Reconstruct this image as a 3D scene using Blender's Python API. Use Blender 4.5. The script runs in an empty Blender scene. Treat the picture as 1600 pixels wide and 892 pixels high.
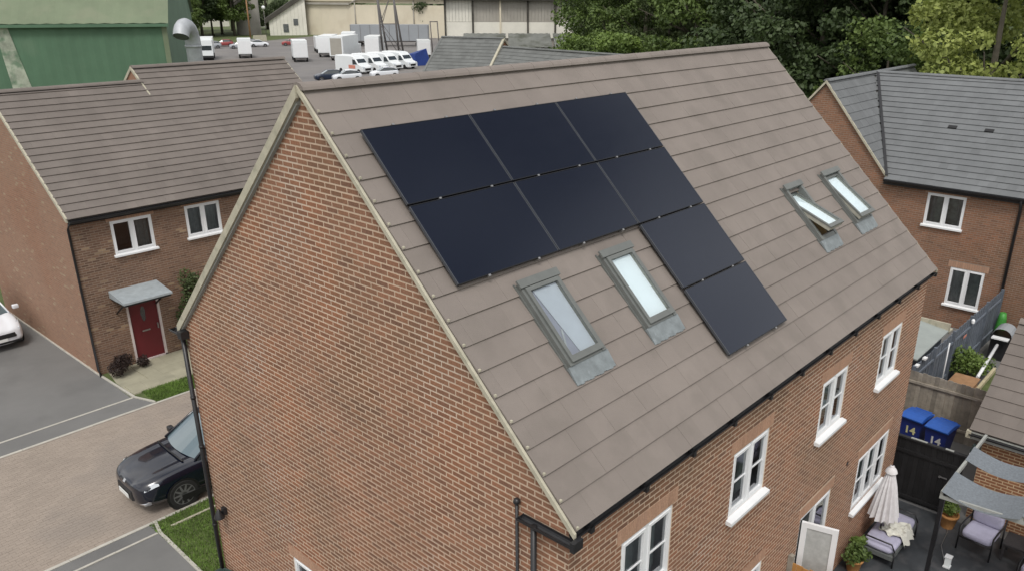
import bpy, math, random
import numpy as np
from mathutils import Vector, Matrix, Euler
random.seed(7)
rng = np.random.default_rng(11)
PI = math.pi
S = bpy.context.scene
C = S.collection

# ------------------------------------------------------------------ camera, sky, sun, exposure
cam_d = bpy.data.cameras.new("camera")
cam = bpy.data.objects.new("camera", cam_d); C.objects.link(cam)
CAM = Vector((-5.700, -4.503, 11.343))
cam.location = CAM
cam.rotation_euler = Euler((1.18854, -0.00344, -0.84661), 'XYZ')
cam_d.sensor_width = 36.0
cam_d.lens = 1275.2 / 1600 * 36
cam_d.shift_x = -40.2 / 1600
cam_d.shift_y = 53.9 / 1600
cam_d.clip_start = 0.1; cam_d.clip_end = 4000
S.camera = cam

SUN_EL, SUN_AZ = math.radians(57), math.radians(-128)      # azimuth measured from +Y towards +X
w = bpy.data.worlds.new("World"); S.world = w; w.use_nodes = True
nt = w.node_tree; nt.nodes.clear()
out = nt.nodes.new('ShaderNodeOutputWorld'); bg = nt.nodes.new('ShaderNodeBackground')
sky = nt.nodes.new('ShaderNodeTexSky'); sky.sky_type = 'NISHITA'; sky.sun_disc = False
sky.sun_elevation = SUN_EL; sky.sun_rotation = SUN_AZ
sky.air_density = 1.0; sky.dust_density = 3.0; sky.ozone_density = 1.0
hs = nt.nodes.new('ShaderNodeHueSaturation'); hs.inputs['Saturation'].default_value = 0.42
tc = nt.nodes.new('ShaderNodeTexCoord'); nz = nt.nodes.new('ShaderNodeTexNoise')
nz.inputs['Scale'].default_value = 2.2; nz.inputs['Detail'].default_value = 5
cr = nt.nodes.new('ShaderNodeValToRGB'); cr.color_ramp.elements[0].position = 0.38; cr.color_ramp.elements[1].position = 0.6
mx = nt.nodes.new('ShaderNodeMixRGB'); mx.inputs[2].default_value = (9.9, 9.75, 9.5, 1)
mlt = nt.nodes.new('ShaderNodeMath'); mlt.operation = 'MULTIPLY'; mlt.inputs[1].default_value = 0.8
L = nt.links
L.new(sky.outputs[0], hs.inputs['Color']); L.new(tc.outputs['Generated'], nz.inputs['Vector'])
L.new(nz.outputs['Fac'], cr.inputs[0]); L.new(cr.outputs[0], mlt.inputs[0]); L.new(mlt.outputs[0], mx.inputs[0])
L.new(hs.outputs[0], mx.inputs[1]); L.new(mx.outputs[0], bg.inputs[0]); bg.inputs[1].default_value = 0.1
L.new(bg.outputs[0], out.inputs[0])

sd = bpy.data.lights.new("sun", 'SUN'); sd.energy = 1.2; sd.angle = math.radians(16); sd.color = (1, 0.965, 0.91)
so = bpy.data.objects.new("sun", sd); C.objects.link(so)
sdir = Vector((math.sin(SUN_AZ) * math.cos(SUN_EL), math.cos(SUN_AZ) * math.cos(SUN_EL), math.sin(SUN_EL)))
so.rotation_euler = sdir.to_track_quat('Z', 'Y').to_euler(); so.location = (0, 0, 60)
S.view_settings.view_transform = 'Standard'; S.view_settings.look = 'None'
S.view_settings.exposure = 0.42; S.view_settings.gamma = 1.0

# ------------------------------------------------------------------ materials
def new_mat(name):
    m = bpy.data.materials.new(name); m.use_nodes = True
    n = m.node_tree; b = n.nodes['Principled BSDF']
    return m, n, b
def rgba(c): return (c[0], c[1], c[2], 1)
def mat(name, col, rough=0.6, var=0.12, scale=3.0, metal=0.0, island=0.0, obj_noise=True, bump=0.0, bscale=60, spec=0.5, hue2=None, patch=None):
    """plain surface: colour with low-frequency noise, per-piece variation and a little relief"""
    m, n, b = new_mat(name); N = n.nodes.new; K = n.links.new
    b.inputs['Roughness'].default_value = rough; b.inputs['Metallic'].default_value = metal
    b.inputs['Specular IOR Level'].default_value = spec
    geo = N('ShaderNodeNewGeometry'); oi = N('ShaderNodeObjectInfo')
    no = N('ShaderNodeTexNoise'); no.inputs['Scale'].default_value = scale; no.inputs['Detail'].default_value = 6; no.inputs['Roughness'].default_value = 0.65
    K(geo.outputs['Position'], no.inputs['Vector'])
    ramp = N('ShaderNodeValToRGB')
    lo = [max(0, c * (1 - var * 1.6)) for c in col]; hi = [c * (1 + var * 1.6) for c in (hue2 or col)]
    ramp.color_ramp.elements[0].position = 0.25; ramp.color_ramp.elements[0].color = rgba(lo)
    ramp.color_ramp.elements[1].position = 0.75; ramp.color_ramp.elements[1].color = rgba(hi)
    K(no.outputs['Fac'], ramp.inputs[0]); cur = ramp.outputs[0]
    if island:
        ad = N('ShaderNodeMath'); ad.operation = 'ADD'; K(geo.outputs['Random Per Island'], ad.inputs[0]); K(oi.outputs['Random'], ad.inputs[1])
        fr = N('ShaderNodeMath'); fr.operation = 'FRACT'; K(ad.outputs[0], fr.inputs[0])
        mr = N('ShaderNodeMapRange'); mr.inputs[3].default_value = 1 - island; mr.inputs[4].default_value = 1 + island
        K(fr.outputs[0], mr.inputs[0])
        ml = N('ShaderNodeVectorMath'); ml.operation = 'SCALE'; K(cur, ml.inputs[0]); K(mr.outputs[0], ml.inputs['Scale']); cur = ml.outputs[0]
    if patch:                                   # (colour, scale, threshold, strength): stains and weathering
        pc, ps, pt, pst = patch
        pn = N('ShaderNodeTexNoise'); pn.inputs['Scale'].default_value = ps; pn.inputs['Detail'].default_value = 4
        K(geo.outputs['Position'], pn.inputs['Vector'])
        pr = N('ShaderNodeMapRange'); pr.inputs[1].default_value = pt; pr.inputs[2].default_value = pt + 0.15; pr.inputs[4].default_value = pst
        K(pn.outputs['Fac'], pr.inputs[0])
        pm = N('ShaderNodeMixRGB'); K(pr.outputs[0], pm.inputs[0]); K(cur, pm.inputs[1]); pm.inputs[2].default_value = rgba(pc); cur = pm.outputs[0]
    K(cur, b.inputs['Base Color'])
    if bump:
        bn = N('ShaderNodeTexNoise'); bn.inputs['Scale'].default_value = bscale; bn.inputs['Detail'].default_value = 3
        K(geo.outputs['Position'], bn.inputs['Vector'])
        bp = N('ShaderNodeBump'); bp.inputs['Strength'].default_value = bump; bp.inputs['Distance'].default_value = 0.02
        K(bn.outputs['Fac'], bp.inputs['Height']); K(bp.outputs[0], b.inputs['Normal'])
    return m
def brick_mat(name, stops, patches):
    m, n, b = new_mat(name); N = n.nodes.new; K = n.links.new
    b.inputs['Roughness'].default_value = 0.85; b.inputs['Specular IOR Level'].default_value = 0.3
    geo = N('ShaderNodeNewGeometry'); oi = N('ShaderNodeObjectInfo')
    ad = N('ShaderNodeMath'); ad.operation = 'ADD'; K(geo.outputs['Random Per Island'], ad.inputs[0]); K(oi.outputs['Random'], ad.inputs[1])
    fr = N('ShaderNodeMath'); fr.operation = 'FRACT'; K(ad.outputs[0], fr.inputs[0])
    ramp = N('ShaderNodeValToRGB'); e = ramp.color_ramp.elements
    e[0].position = stops[0][0]; e[0].color = rgba(stops[0][1]); e[1].position = stops[-1][0]; e[1].color = rgba(stops[-1][1])
    for p, c in stops[1:-1]:
        x = e.new(p); x.color = rgba(c)
    K(fr.outputs[0], ramp.inputs[0]); cur = ramp.outputs[0]
    for (pc, ps, pt, pst) in patches:
        pn = N('ShaderNodeTexNoise'); pn.inputs['Scale'].default_value = ps; pn.inputs['Detail'].default_value = 5
        K(geo.outputs['Position'], pn.inputs['Vector'])
        pr = N('ShaderNodeMapRange'); pr.inputs[1].default_value = pt; pr.inputs[2].default_value = pt + 0.12; pr.inputs[4].default_value = pst
        K(pn.outputs['Fac'], pr.inputs[0])
        pm = N('ShaderNodeMixRGB'); pm.blend_type = 'MULTIPLY'; K(pr.outputs[0], pm.inputs[0]); K(cur, pm.inputs[1]); pm.inputs[2].default_value = rgba(pc); cur = pm.outputs[0]
    fn = N('ShaderNodeTexNoise'); fn.inputs['Scale'].default_value = 55; fn.inputs['Detail'].default_value = 4
    K(geo.outputs['Position'], fn.inputs['Vector'])
    fm = N('ShaderNodeMapRange'); fm.inputs[1].default_value = 0.3; fm.inputs[2].default_value = 0.7; fm.inputs[3].default_value = 0.82; fm.inputs[4].default_value = 1.16
    K(fn.outputs['Fac'], fm.inputs[0])
    sc = N('ShaderNodeVectorMath'); sc.operation = 'SCALE'; K(cur, sc.inputs[0]); K(fm.outputs[0], sc.inputs['Scale'])
    K(sc.outputs[0], b.inputs['Base Color'])
    bp = N('ShaderNodeBump'); bp.inputs['Strength'].default_value = 0.4; bp.inputs['Distance'].default_value = 0.01
    K(fn.outputs['Fac'], bp.inputs['Height']); K(bp.outputs[0], b.inputs['Normal'])
    return m
M = {}
M['brick'] = brick_mat('red brick', [(0, (.200, .105, .070)), (.25, (.245, .126, .079)), (.6, (.268, .136, .084)), (.85, (.300, .146, .088)), (1, (.215, .118, .080))],
                       [((.78, .86, .86), .45, .5, .8), ((1.08, .96, .87), .8, .52, .7), ((.85, .85, .8), 2.5, .55, .6)])
M['lintel'] = brick_mat('orange brick', [(0, (.41, .25, .175)), (.5, (.46, .28, .19)), (1, (.39, .235, .16))], [((.85, .85, .85), 2, .5, .5)])
M['mortar'] = mat('mortar', (.54, .41, .305), .95, .10, .8, bump=.2, patch=((.60, .52, .44), .7, .56, .7))
M['brick_mixed_shaded'] = brick_mat('mixed brown brick shaded', [(0, (0.142, 0.083, 0.059)), (.3, (0.195, 0.112, 0.077)), (.6, (0.236, 0.136, 0.091)), (.955, (0.177, 0.106, 0.077)), (.965, (.38, .27, .17)), (1, (.30, .19, .12))],
                       [((.8, .85, .85), .4, .5, .6)])  # darker copy of the house brick, for the less lit front wall
M['brick_mixed_lit'] = brick_mat('mixed brown brick lit', [(0, (0.27, 0.155, 0.105)), (.4, (0.325, 0.188, 0.125)), (.955, (0.295, 0.165, 0.11)), (.965, (.38, .28, .19)), (1, (.33, .22, .15))],
                       [((.98, .86, .80), .35, .5, .8)])  # same house brick, painted lighter for the brighter lit gable side
M['mortar_dark'] = mat('grey mortar', (.27, .205, .155), .95, .12, 2.0)
M['brick_orange'] = brick_mat('orange stock brick', [(0, (.22, .10, .06)), (.5, (.34, .155, .08)), (1, (.27, .125, .07))], [((.7, .7, .7), 3, .55, .6)])
M['mortar_pale'] = mat('pale mortar', (.62, .47, .30), .95, .1, 2.0)
M['tile'] = mat('brown concrete tile', (.224, .194, .174), .88, .07, .8, island=.035, bump=.25, bscale=90, spec=.3, patch=((.178, .156, .138), 1.7, .52, .45))
M['tile_lh'] = mat('weathered brown tile', (.172, .150, .135), .9, .10, .7, island=.045, bump=.2, spec=.25)
M['tile_grey'] = mat('grey slate tile', (.158, .165, .170), .8, .08, 1.1, island=.06, bump=.2, spec=.3)
M['tile_mid'] = mat('dark grey tile', (.145, .15, .145), .85, .1, .8, island=.10, spec=.3)
M['tile_under'] = mat('roof underlay', (.10, .085, .075), .95)
M['verge'] = mat('cream verge', (.44, .41, .32), .8, .12, 5, patch=((.25, .25, .18), 6, .56, .5))
M['white'] = mat('white upvc', (.80, .81, .82), .35, .02, 2)
M['black'] = mat('black plastic', (.018, .018, .02), .38, .2, 8)
M['lead'] = mat('lead flashing', (.20, .225, .235), .6, .18, 7, patch=((.34, .38, .40), 12, .62, .5))
M['leadpale'] = mat('pale lead sheet', (.34, .38, .40), .5, .12, 5)
M['alu'] = mat('grey aluminium', (.135, .143, .136), .5, .08, 6)
M['clamp'] = mat('silver clamp', (.36, .36, .36), .45, .05, 6, metal=.8)
M['asphalt'] = mat('asphalt', (.165, .163, .158), .9, .08, .45, bump=.35, bscale=70, patch=((.125, .123, .12), .55, .53, .6))
M['lot'] = mat('worn asphalt yard', (.175, .165, .16), .95, .12, .12, patch=((.23, .215, .2), .07, .5, .6))
M['kerb'] = mat('concrete kerb', (.45, .43, .38), .9, .1, 3)
M['paver'] = mat('block paver', (.305, .255, .212), .9, .08, .5, island=.05, bump=.2, patch=((.225, .195, .17), .5, .5, .6))
M['paver_bed'] = mat('paving sand', (.25, .21, .175), .95, .15, 4)
M['path'] = mat('buff path slab', (.34, .32, .235), .9, .1, 1.8, island=.05, bump=.2, patch=((.24, .23, .17), 1.2, .55, .6))
M['soil'] = mat('soil and turf', (.085, .11, .035), .95, .3, 1.5)
M['grass'] = mat('grass blades', (.12, .20, .035), .8, .35, .9, island=.35)
M['patio'] = mat('dark patio', (.045, .050, .056), .6, .2, 2.2, bump=.15, patch=((.085, .085, .09), 3, .5, .7))
M['sleeper'] = mat('black edging', (.012, .012, .013), .6, .2, 6)
M['wood_grey'] = mat('weathered fence board', (.29, .26, .215), .9, .2, 5, island=.28, bump=.3)
M['wood_blue'] = mat('blue grey painted board', (.125, .145, .175), .75, .14, 4, island=.14)
M['wood_black'] = mat('black stained board', (.012, .012, .013), .65, .3, 5, island=.3)
M['wood_amber'] = mat('amber board', (.42, .21, .065), .6, .15, 4, island=.12)
M['wood_raw'] = mat('new brown timber', (.32, .18, .09), .8, .15, 6)
M['wood_cream'] = mat('pale bleached timber', (.48, .42, .27), .85, .15, 4)
M['pine'] = mat('pine lining', (.48, .33, .16), .6, .15, 8)
M['blind'] = mat('white blind', (.84, .88, .88), .6, .02, 2)
M['sashwood'] = mat('painted sash wood', (.34, .33, .28), .6, .1, 8)
M['lilac'] = mat('lilac grey blind', (.30, .30, .35), .7, .05, 5)
M['netblind'] = mat('pale grey blind', (.52, .54, .57), .7, .04, 5)
M['pane_tone'] = mat('grey green pane tone', (.40, .43, .40), .9, .25, 5)
M['curtain'] = mat('grey curtain', (.42, .43, .42), .9, .12, 8)
M['room'] = mat('dark room', (.11, .12, .12), .9, .3, 2)
M['door_red'] = mat('dark red door', (.125, .012, .018), .4, .06, 3)
M['pinkwhite'] = mat('pale door frame', (.62, .54, .52), .5, .04, 4)
M['binblue'] = mat('blue bin plastic', (.012, .028, .20), .42, .1, 5)
M['lidblue'] = mat('blue bin lid', (.02, .10, .42), .4, .1, 5)
M['bingreen'] = mat('dark green bin plastic', (.04, .065, .06), .5, .15, 5)
M['palegreen'] = mat('pale green plastic', (.14, .21, .18), .6, .1, 5)
M['sail'] = mat('blue grey sail cloth', (.165, .185, .205), .85, .16, 22)
M['sailbeam'] = mat('pale grey beam', (.33, .34, .32), .75, .1, 6)
M['cushion'] = mat('lavender grey cushion', (.42, .41, .53), .9, .08, 7, bump=.2)
M['parasol'] = mat('pale parasol cloth', (.70, .68, .69), .85, .08, 9)
M['throw'] = mat('white throw', (.68, .67, .60), .9, .06, 8)
M['terracotta'] = mat('terracotta', (.45, .22, .075), .8, .12, 6)
M['wicker'] = mat('dark rattan', (.03, .028, .03), .7, .2, 30, bump=.4)
M['greywicker'] = mat('grey rattan', (.12, .13, .125), .8, .2, 30, bump=.4)
M['shedroof'] = mat('grey green shed felt', (.30, .33, .315), .9, .08, 2)
M['paleyellow'] = mat('pale yellow number', (.72, .70, .38), .5)
M['yellow'] = mat('yellow plastic', (.60, .55, .08), .5)
M['greenplastic'] = mat('green plastic', (.06, .30, .05), .5)
M['bluecover'] = mat('blue cover', (.02, .10, .35), .5)
M['tarp'] = mat('blue tarpaulin', (.015, .045, .22), .6)
M['barn_wall'] = mat('green painted sheet', (.080, .155, .095), .7, .10, .35, patch=((.14, .21, .14), .25, .58, .5))
M['barn_roof'] = mat('lichen green roof sheet', (.160, .195, .125), .9, .10, .3, patch=((.20, .22, .15), .4, .52, .6))
M['barn_streak'] = mat('limewashed streak', (.33, .36, .29), .9, .35, .9, patch=((.10, .18, .11), 1.2, .5, .8))
M['galv'] = mat('galvanised duct', (.42, .44, .46), .55, .15, 1.2, metal=.3)
M['cream'] = mat('cream cladding', (.66, .60, .47), .8, .07, .12, patch=((.55, .48, .36), .2, .56, .5))
M['creamgrey'] = mat('grey cladding', (.36, .34, .30), .9, .12, .3)
M['whitewall'] = mat('whitewashed wall', (.72, .70, .62), .9, .08, .3)
M['darkroof'] = mat('dark old roof', (.07, .065, .055), .95, .3, .4)
M['asbestos'] = mat('mossy corrugated sheet', (.15, .155, .14), .95, .2, .35, patch=((.07, .075, .055), .5, .5, .8))
M['steel'] = mat('dark steel', (.15, .14, .135), .6, .2, 1)
M['vanwhite'] = mat('white van paint', (.80, .83, .84), .3, .02, 1)
M['carwhite'] = mat('white car paint', (.78, .80, .84), .22, .02, 1)
M['trailer'] = mat('grey trailer curtain', (.30, .32, .34), .6, .06, .4)
M['silver'] = mat('silver car paint', (.38, .40, .43), .3, .05, 1)
M['redpaint'] = mat('dull red paint', (.30, .06, .06), .4, .05, 1)
M['salmon'] = mat('salmon sign panel', (.65, .25, .18), .5, .05, 1)
M['darkcar'] = mat('dark blue car paint', (.02, .03, .055), .25, .1, 1)
M['tyre'] = mat('tyre rubber', (.018, .018, .018), .8)
M['rim'] = mat('dark alloy', (.22, .22, .23), .35, .1, 5, metal=.5)
M['rim_light'] = mat('silver alloy', (.4, .4, .42), .35, .1, 5, metal=.7)
M['arch'] = mat('black arch cladding', (.012, .012, .013), .5)
M['chrome'] = mat('chrome', (.7, .7, .72), .15, .02, 5, metal=1)
M['lamp'] = mat('lamp lens', (.62, .66, .70), .12, .05, 12)
M['plate'] = mat('number plate', (.75, .76, .74), .4, .02, 5)
M['bark'] = mat('bark', (.085, .075, .055), .95, .3, 3, bump=.4)
M['stone'] = mat('pale stone block', (.38, .36, .28), .9)
def paint(name, col, rough=.3, coat=1.0):
    m, n, b = new_mat(name); b.inputs['Base Color'].default_value = rgba(col); b.inputs['Roughness'].default_value = rough
    b.inputs['Coat Weight'].default_value = coat; b.inputs['Coat Roughness'].default_value = .06
    N = n.nodes.new; no = N('ShaderNodeTexNoise'); no.inputs['Scale'].default_value = 5
    r = N('ShaderNodeMapRange'); r.inputs[3].default_value = rough * .8; r.inputs[4].default_value = rough * 1.3
    n.links.new(no.outputs['Fac'], r.inputs[0]); n.links.new(r.outputs[0], b.inputs['Roughness'])
    return m
M['navy'] = paint('deep navy paint', (.004, .006, .015), .2, .9)
M['panel'] = paint('solar cell glass', (.003, .004, .009), .14, 0)
M['panel'].node_tree.nodes['Principled BSDF'].inputs['Specular Tint'].default_value = (.58, .70, 1, 1)
M['pdark'] = mat('black frame', (.008, .009, .012), .45, .05, 4, spec=.3)
M['pframe_sheen'] = mat('frame with painted sheen', (.06, .065, .075), .35, .05, 4, spec=.5)  # lighter copy of the black frame, reflected sky put into its colour
def glass(name, tint=(.8, .88, .9), refl=1.0):
    m, n, b = new_mat(name); n.nodes.remove(b); N = n.nodes.new; K = n.links.new
    o = n.nodes['Material Output']; t = N('ShaderNodeBsdfTransparent'); t.inputs[0].default_value = rgba(tint)
    g = N('ShaderNodeBsdfGlossy'); g.inputs['Roughness'].default_value = .03; g.inputs[0].default_value = (.95, .97, 1, 1)
    f = N('ShaderNodeFresnel'); f.inputs[0].default_value = 1.45 + .25 * refl
    x = N('ShaderNodeMixShader'); mxx = N('ShaderNodeMath'); mxx.operation = 'ADD'; mxx.inputs[1].default_value = .11 * refl * refl; K(f.outputs[0], mxx.inputs[0]); K(mxx.outputs[0], x.inputs[0]); K(t.outputs[0], x.inputs[1]); K(g.outputs[0], x.inputs[2]); K(x.outputs[0], o.inputs[0])
    return m
M['glass'] = glass('window glass')
M['skyglass'] = glass('roof window glass', (.9, .95, .97), .4)
def dark_glass(name, col=(.02, .03, .035)):
    m, n, b = new_mat(name); b.inputs['Base Color'].default_value = rgba(col); b.inputs['Roughness'].default_value = .05
    b.inputs['Specular IOR Level'].default_value = .8; b.inputs['Coat Weight'].default_value = .6; return m
M['carglass'] = dark_glass('car window glass')
M['windscreen'] = dark_glass('car windscreen', (.10, .145, .165)); M['windscreen'].node_tree.nodes['Principled BSDF'].inputs['Coat Weight'].default_value = 1  # pale blue base colour stands in for reflected sky
def leaf_mat(name, col, col2, var=.4):
    m, n, b = new_mat(name); N = n.nodes.new; K = n.links.new
    geo = N('ShaderNodeNewGeometry'); r = N('ShaderNodeValToRGB')
    r.color_ramp.elements[0].color = rgba(col); r.color_ramp.elements[1].color = rgba(col2)
    no = N('ShaderNodeTexNoise'); no.inputs['Scale'].default_value = .5; K(geo.outputs['Position'], no.inputs['Vector'])
    a = N('ShaderNodeMath'); a.operation = 'MULTIPLY_ADD'; a.inputs[1].default_value = var; K(geo.outputs['Random Per Island'], a.inputs[0]); 
    s = N('ShaderNodeMath'); s.operation = 'SUBTRACT'; K(no.outputs['Fac'], s.inputs[0]); s.inputs[1].default_value = var * .5; K(s.outputs[0], a.inputs[2])
    K(a.outputs[0], r.inputs[0]); K(r.outputs[0], b.inputs['Base Color']); b.inputs['Roughness'].default_value = .6
    tr = N('ShaderNodeBsdfTranslucent'); K(r.outputs[0], tr.inputs[0]); mxs = N('ShaderNodeMixShader'); mxs.inputs[0].default_value = .22
    K(b.outputs[0], mxs.inputs[1]); K(tr.outputs[0], mxs.inputs[2]); K(mxs.outputs[0], n.nodes['Material Output'].inputs[0])
    return m
M['leaf_dark'] = leaf_mat('dark foliage', (.026, .048, .016), (.085, .125, .042))
M['leaf_mid'] = leaf_mat('mid green foliage', (.05, .09, .022), (.165, .23, .055))
M['leaf_light'] = leaf_mat('light green foliage', (.09, .15, .03), (.20, .28, .06))
M['leaf_lime'] = leaf_mat('yellow green foliage', (.17, .22, .045), (.36, .40, .11))
M['leaf_olive'] = leaf_mat('olive foliage', (.05, .075, .028), (.14, .18, .065))
M['leaf_red'] = leaf_mat('dark red foliage', (.022, .014, .012), (.06, .035, .028))

# ------------------------------------------------------------------ mesh builder
class MB:
    def __init__(s): s.v = []; s.f = []; s.mi = []; s.sm = []
    def quad(s, a, b, c, d, mi=0, sm=False):
        k = len(s.v); s.v += [tuple(a), tuple(b), tuple(c), tuple(d)]; s.f.append((k, k + 1, k + 2, k + 3)); s.mi.append(mi); s.sm.append(sm)
    def poly(s, pts, mi=0):
        k = len(s.v); s.v += [tuple(p) for p in pts]; s.f.append(tuple(range(k, k + len(pts)))); s.mi.append(mi); s.sm.append(False)
    def hexa(s, p, mi=0, skip=()):
        """8 points: 0-3 bottom loop, 4-7 top loop"""
        k = len(s.v); s.v += [tuple(q) for q in p]
        F = [(3, 2, 1, 0), (4, 5, 6, 7), (0, 1, 5, 4), (1, 2, 6, 5), (2, 3, 7, 6), (3, 0, 4, 7)]
        for i, f in enumerate(F):
            if i in skip: continue
            s.f.append(tuple(k + j for j in f)); s.mi.append(mi); s.sm.append(False)
    def box(s, x0, x1, y0, y1, z0, z1, mi=0, skip=()):
        s.hexa([(x0, y0, z0), (x1, y0, z0), (x1, y1, z0), (x0, y1, z0), (x0, y0, z1), (x1, y0, z1), (x1, y1, z1), (x0, y1, z1)], mi, skip)
    def obox(s, O, A, B, N, a0, a1, b0, b1, n0, n1, mi=0, skip=()):
        P = lambda a, b, n: O + A * a + B * b + N * n
        s.hexa([P(a0, b0, n0), P(a1, b0, n0), P(a1, b1, n0), P(a0, b1, n0), P(a0, b0, n1), P(a1, b0, n1), P(a1, b1, n1), P(a0, b1, n1)], mi, skip)
    def tube(s, pts, r, n=8, mi=0, cap=True, sm=True):
        pts = [Vector(p) for p in pts]; rs = r if isinstance(r, (list, tuple)) else [r] * len(pts)
        rings = []
        for i, p in enumerate(pts):
            d = (pts[min(i + 1, len(pts) - 1)] - pts[max(i - 1, 0)]).normalized()
            up = Vector((0, 0, 1)) if abs(d.z) < .9 else Vector((1, 0, 0))
            a = d.cross(up).normalized(); b = a.cross(d)
            k = len(s.v)
            for j in range(n):
                t = 2 * PI * j / n; s.v.append(tuple(p + (a * math.cos(t) + b * math.sin(t)) * rs[i]))
            rings.append(k)
        for i in range(len(rings) - 1):
            for j in range(n):
                a, b = rings[i] + j, rings[i] + (j + 1) % n; c, d = rings[i + 1] + (j + 1) % n, rings[i + 1] + j
                s.f.append((a, d, c, b)); s.mi.append(mi); s.sm.append(sm)
        if cap:
            s.f.append(tuple(rings[0] + j for j in range(n))); s.mi.append(mi); s.sm.append(False)
            s.f.append(tuple(rings[-1] + j for j in reversed(range(n)))); s.mi.append(mi); s.sm.append(False)
    def lathe(s, O, prof, n=16, mi=0, sx=1, sy=1):
        O = Vector(O); k0 = len(s.v)
        for (r, z) in prof:
            for j in range(n):
                t = 2 * PI * j / n; s.v.append((O.x + r * math.cos(t) * sx, O.y + r * math.sin(t) * sy, O.z + z))
        for i in range(len(prof) - 1):
            for j in range(n):
                a, b = k0 + i * n + j, k0 + i * n + (j + 1) % n
                s.f.append((a, b, b + n, a + n)); s.mi.append(mi); s.sm.append(True)
        s.f.append(tuple(k0 + (len(prof) - 1) * n + j for j in range(n))); s.mi.append(mi); s.sm.append(False)
    def ball(s, c, r, n=10, mi=0):
        prof = [(max(1e-4, math.sin(PI * i / 8)) * r, -math.cos(PI * i / 8) * r) for i in range(9)]
        s.lathe(c, prof, n, mi)
    def mesh(s, name, mats):
        me = bpy.data.meshes.new(name); me.from_pydata(s.v, [], s.f)
        for m in (mats if isinstance(mats, (list, tuple)) else [mats]): me.materials.append(M[m] if isinstance(m, str) else m)
        me.polygons.foreach_set('material_index', s.mi); me.polygons.foreach_set('use_smooth', s.sm)
        me.update(); return me
    def build(s, name, mats, parent=None, kind=None, label=None):
        o = bpy.data.objects.new(name, s.mesh(name, mats)); C.objects.link(o); o.parent = parent
        if kind: o['kind'] = kind
        if label: o['label'] = label
        return o
def tag(o, label=None, cat=None, group=None, kind=None):
    if label: o['label'] = label
    if cat: o['category'] = cat
    if group: o['group'] = group
    if kind: o['kind'] = kind
    return o
def thing(name, label, cat, loc=(0, 0, 0), rz=0, group=None):
    o = bpy.data.objects.new(name, None); C.objects.link(o); o.location = loc; o.rotation_euler = (0, 0, rz)
    o.empty_display_size = .3
    return tag(o, label, cat, group)
def copy_tree(o, parent=None, loc=None, rz=None, label=None):
    c = o.copy(); C.objects.link(c)
    if parent: c.parent = parent
    if loc: c.location = loc
    if rz is not None: c.rotation_euler = (0, 0, rz)
    if label: c['label'] = label
    for ch in [x for x in CH.get(o.name, [])] or list(o.children): copy_tree(ch, c)
    return c
CH = {}
def inst(name, me, parent, mtx):
    o = bpy.data.objects.new(name, me); C.objects.link(o); o.parent = parent; o.matrix_local = mtx; return o
V = Vector
X, Y, Z = V((1, 0, 0)), V((0, 1, 0)), V((0, 0, 1))

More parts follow.
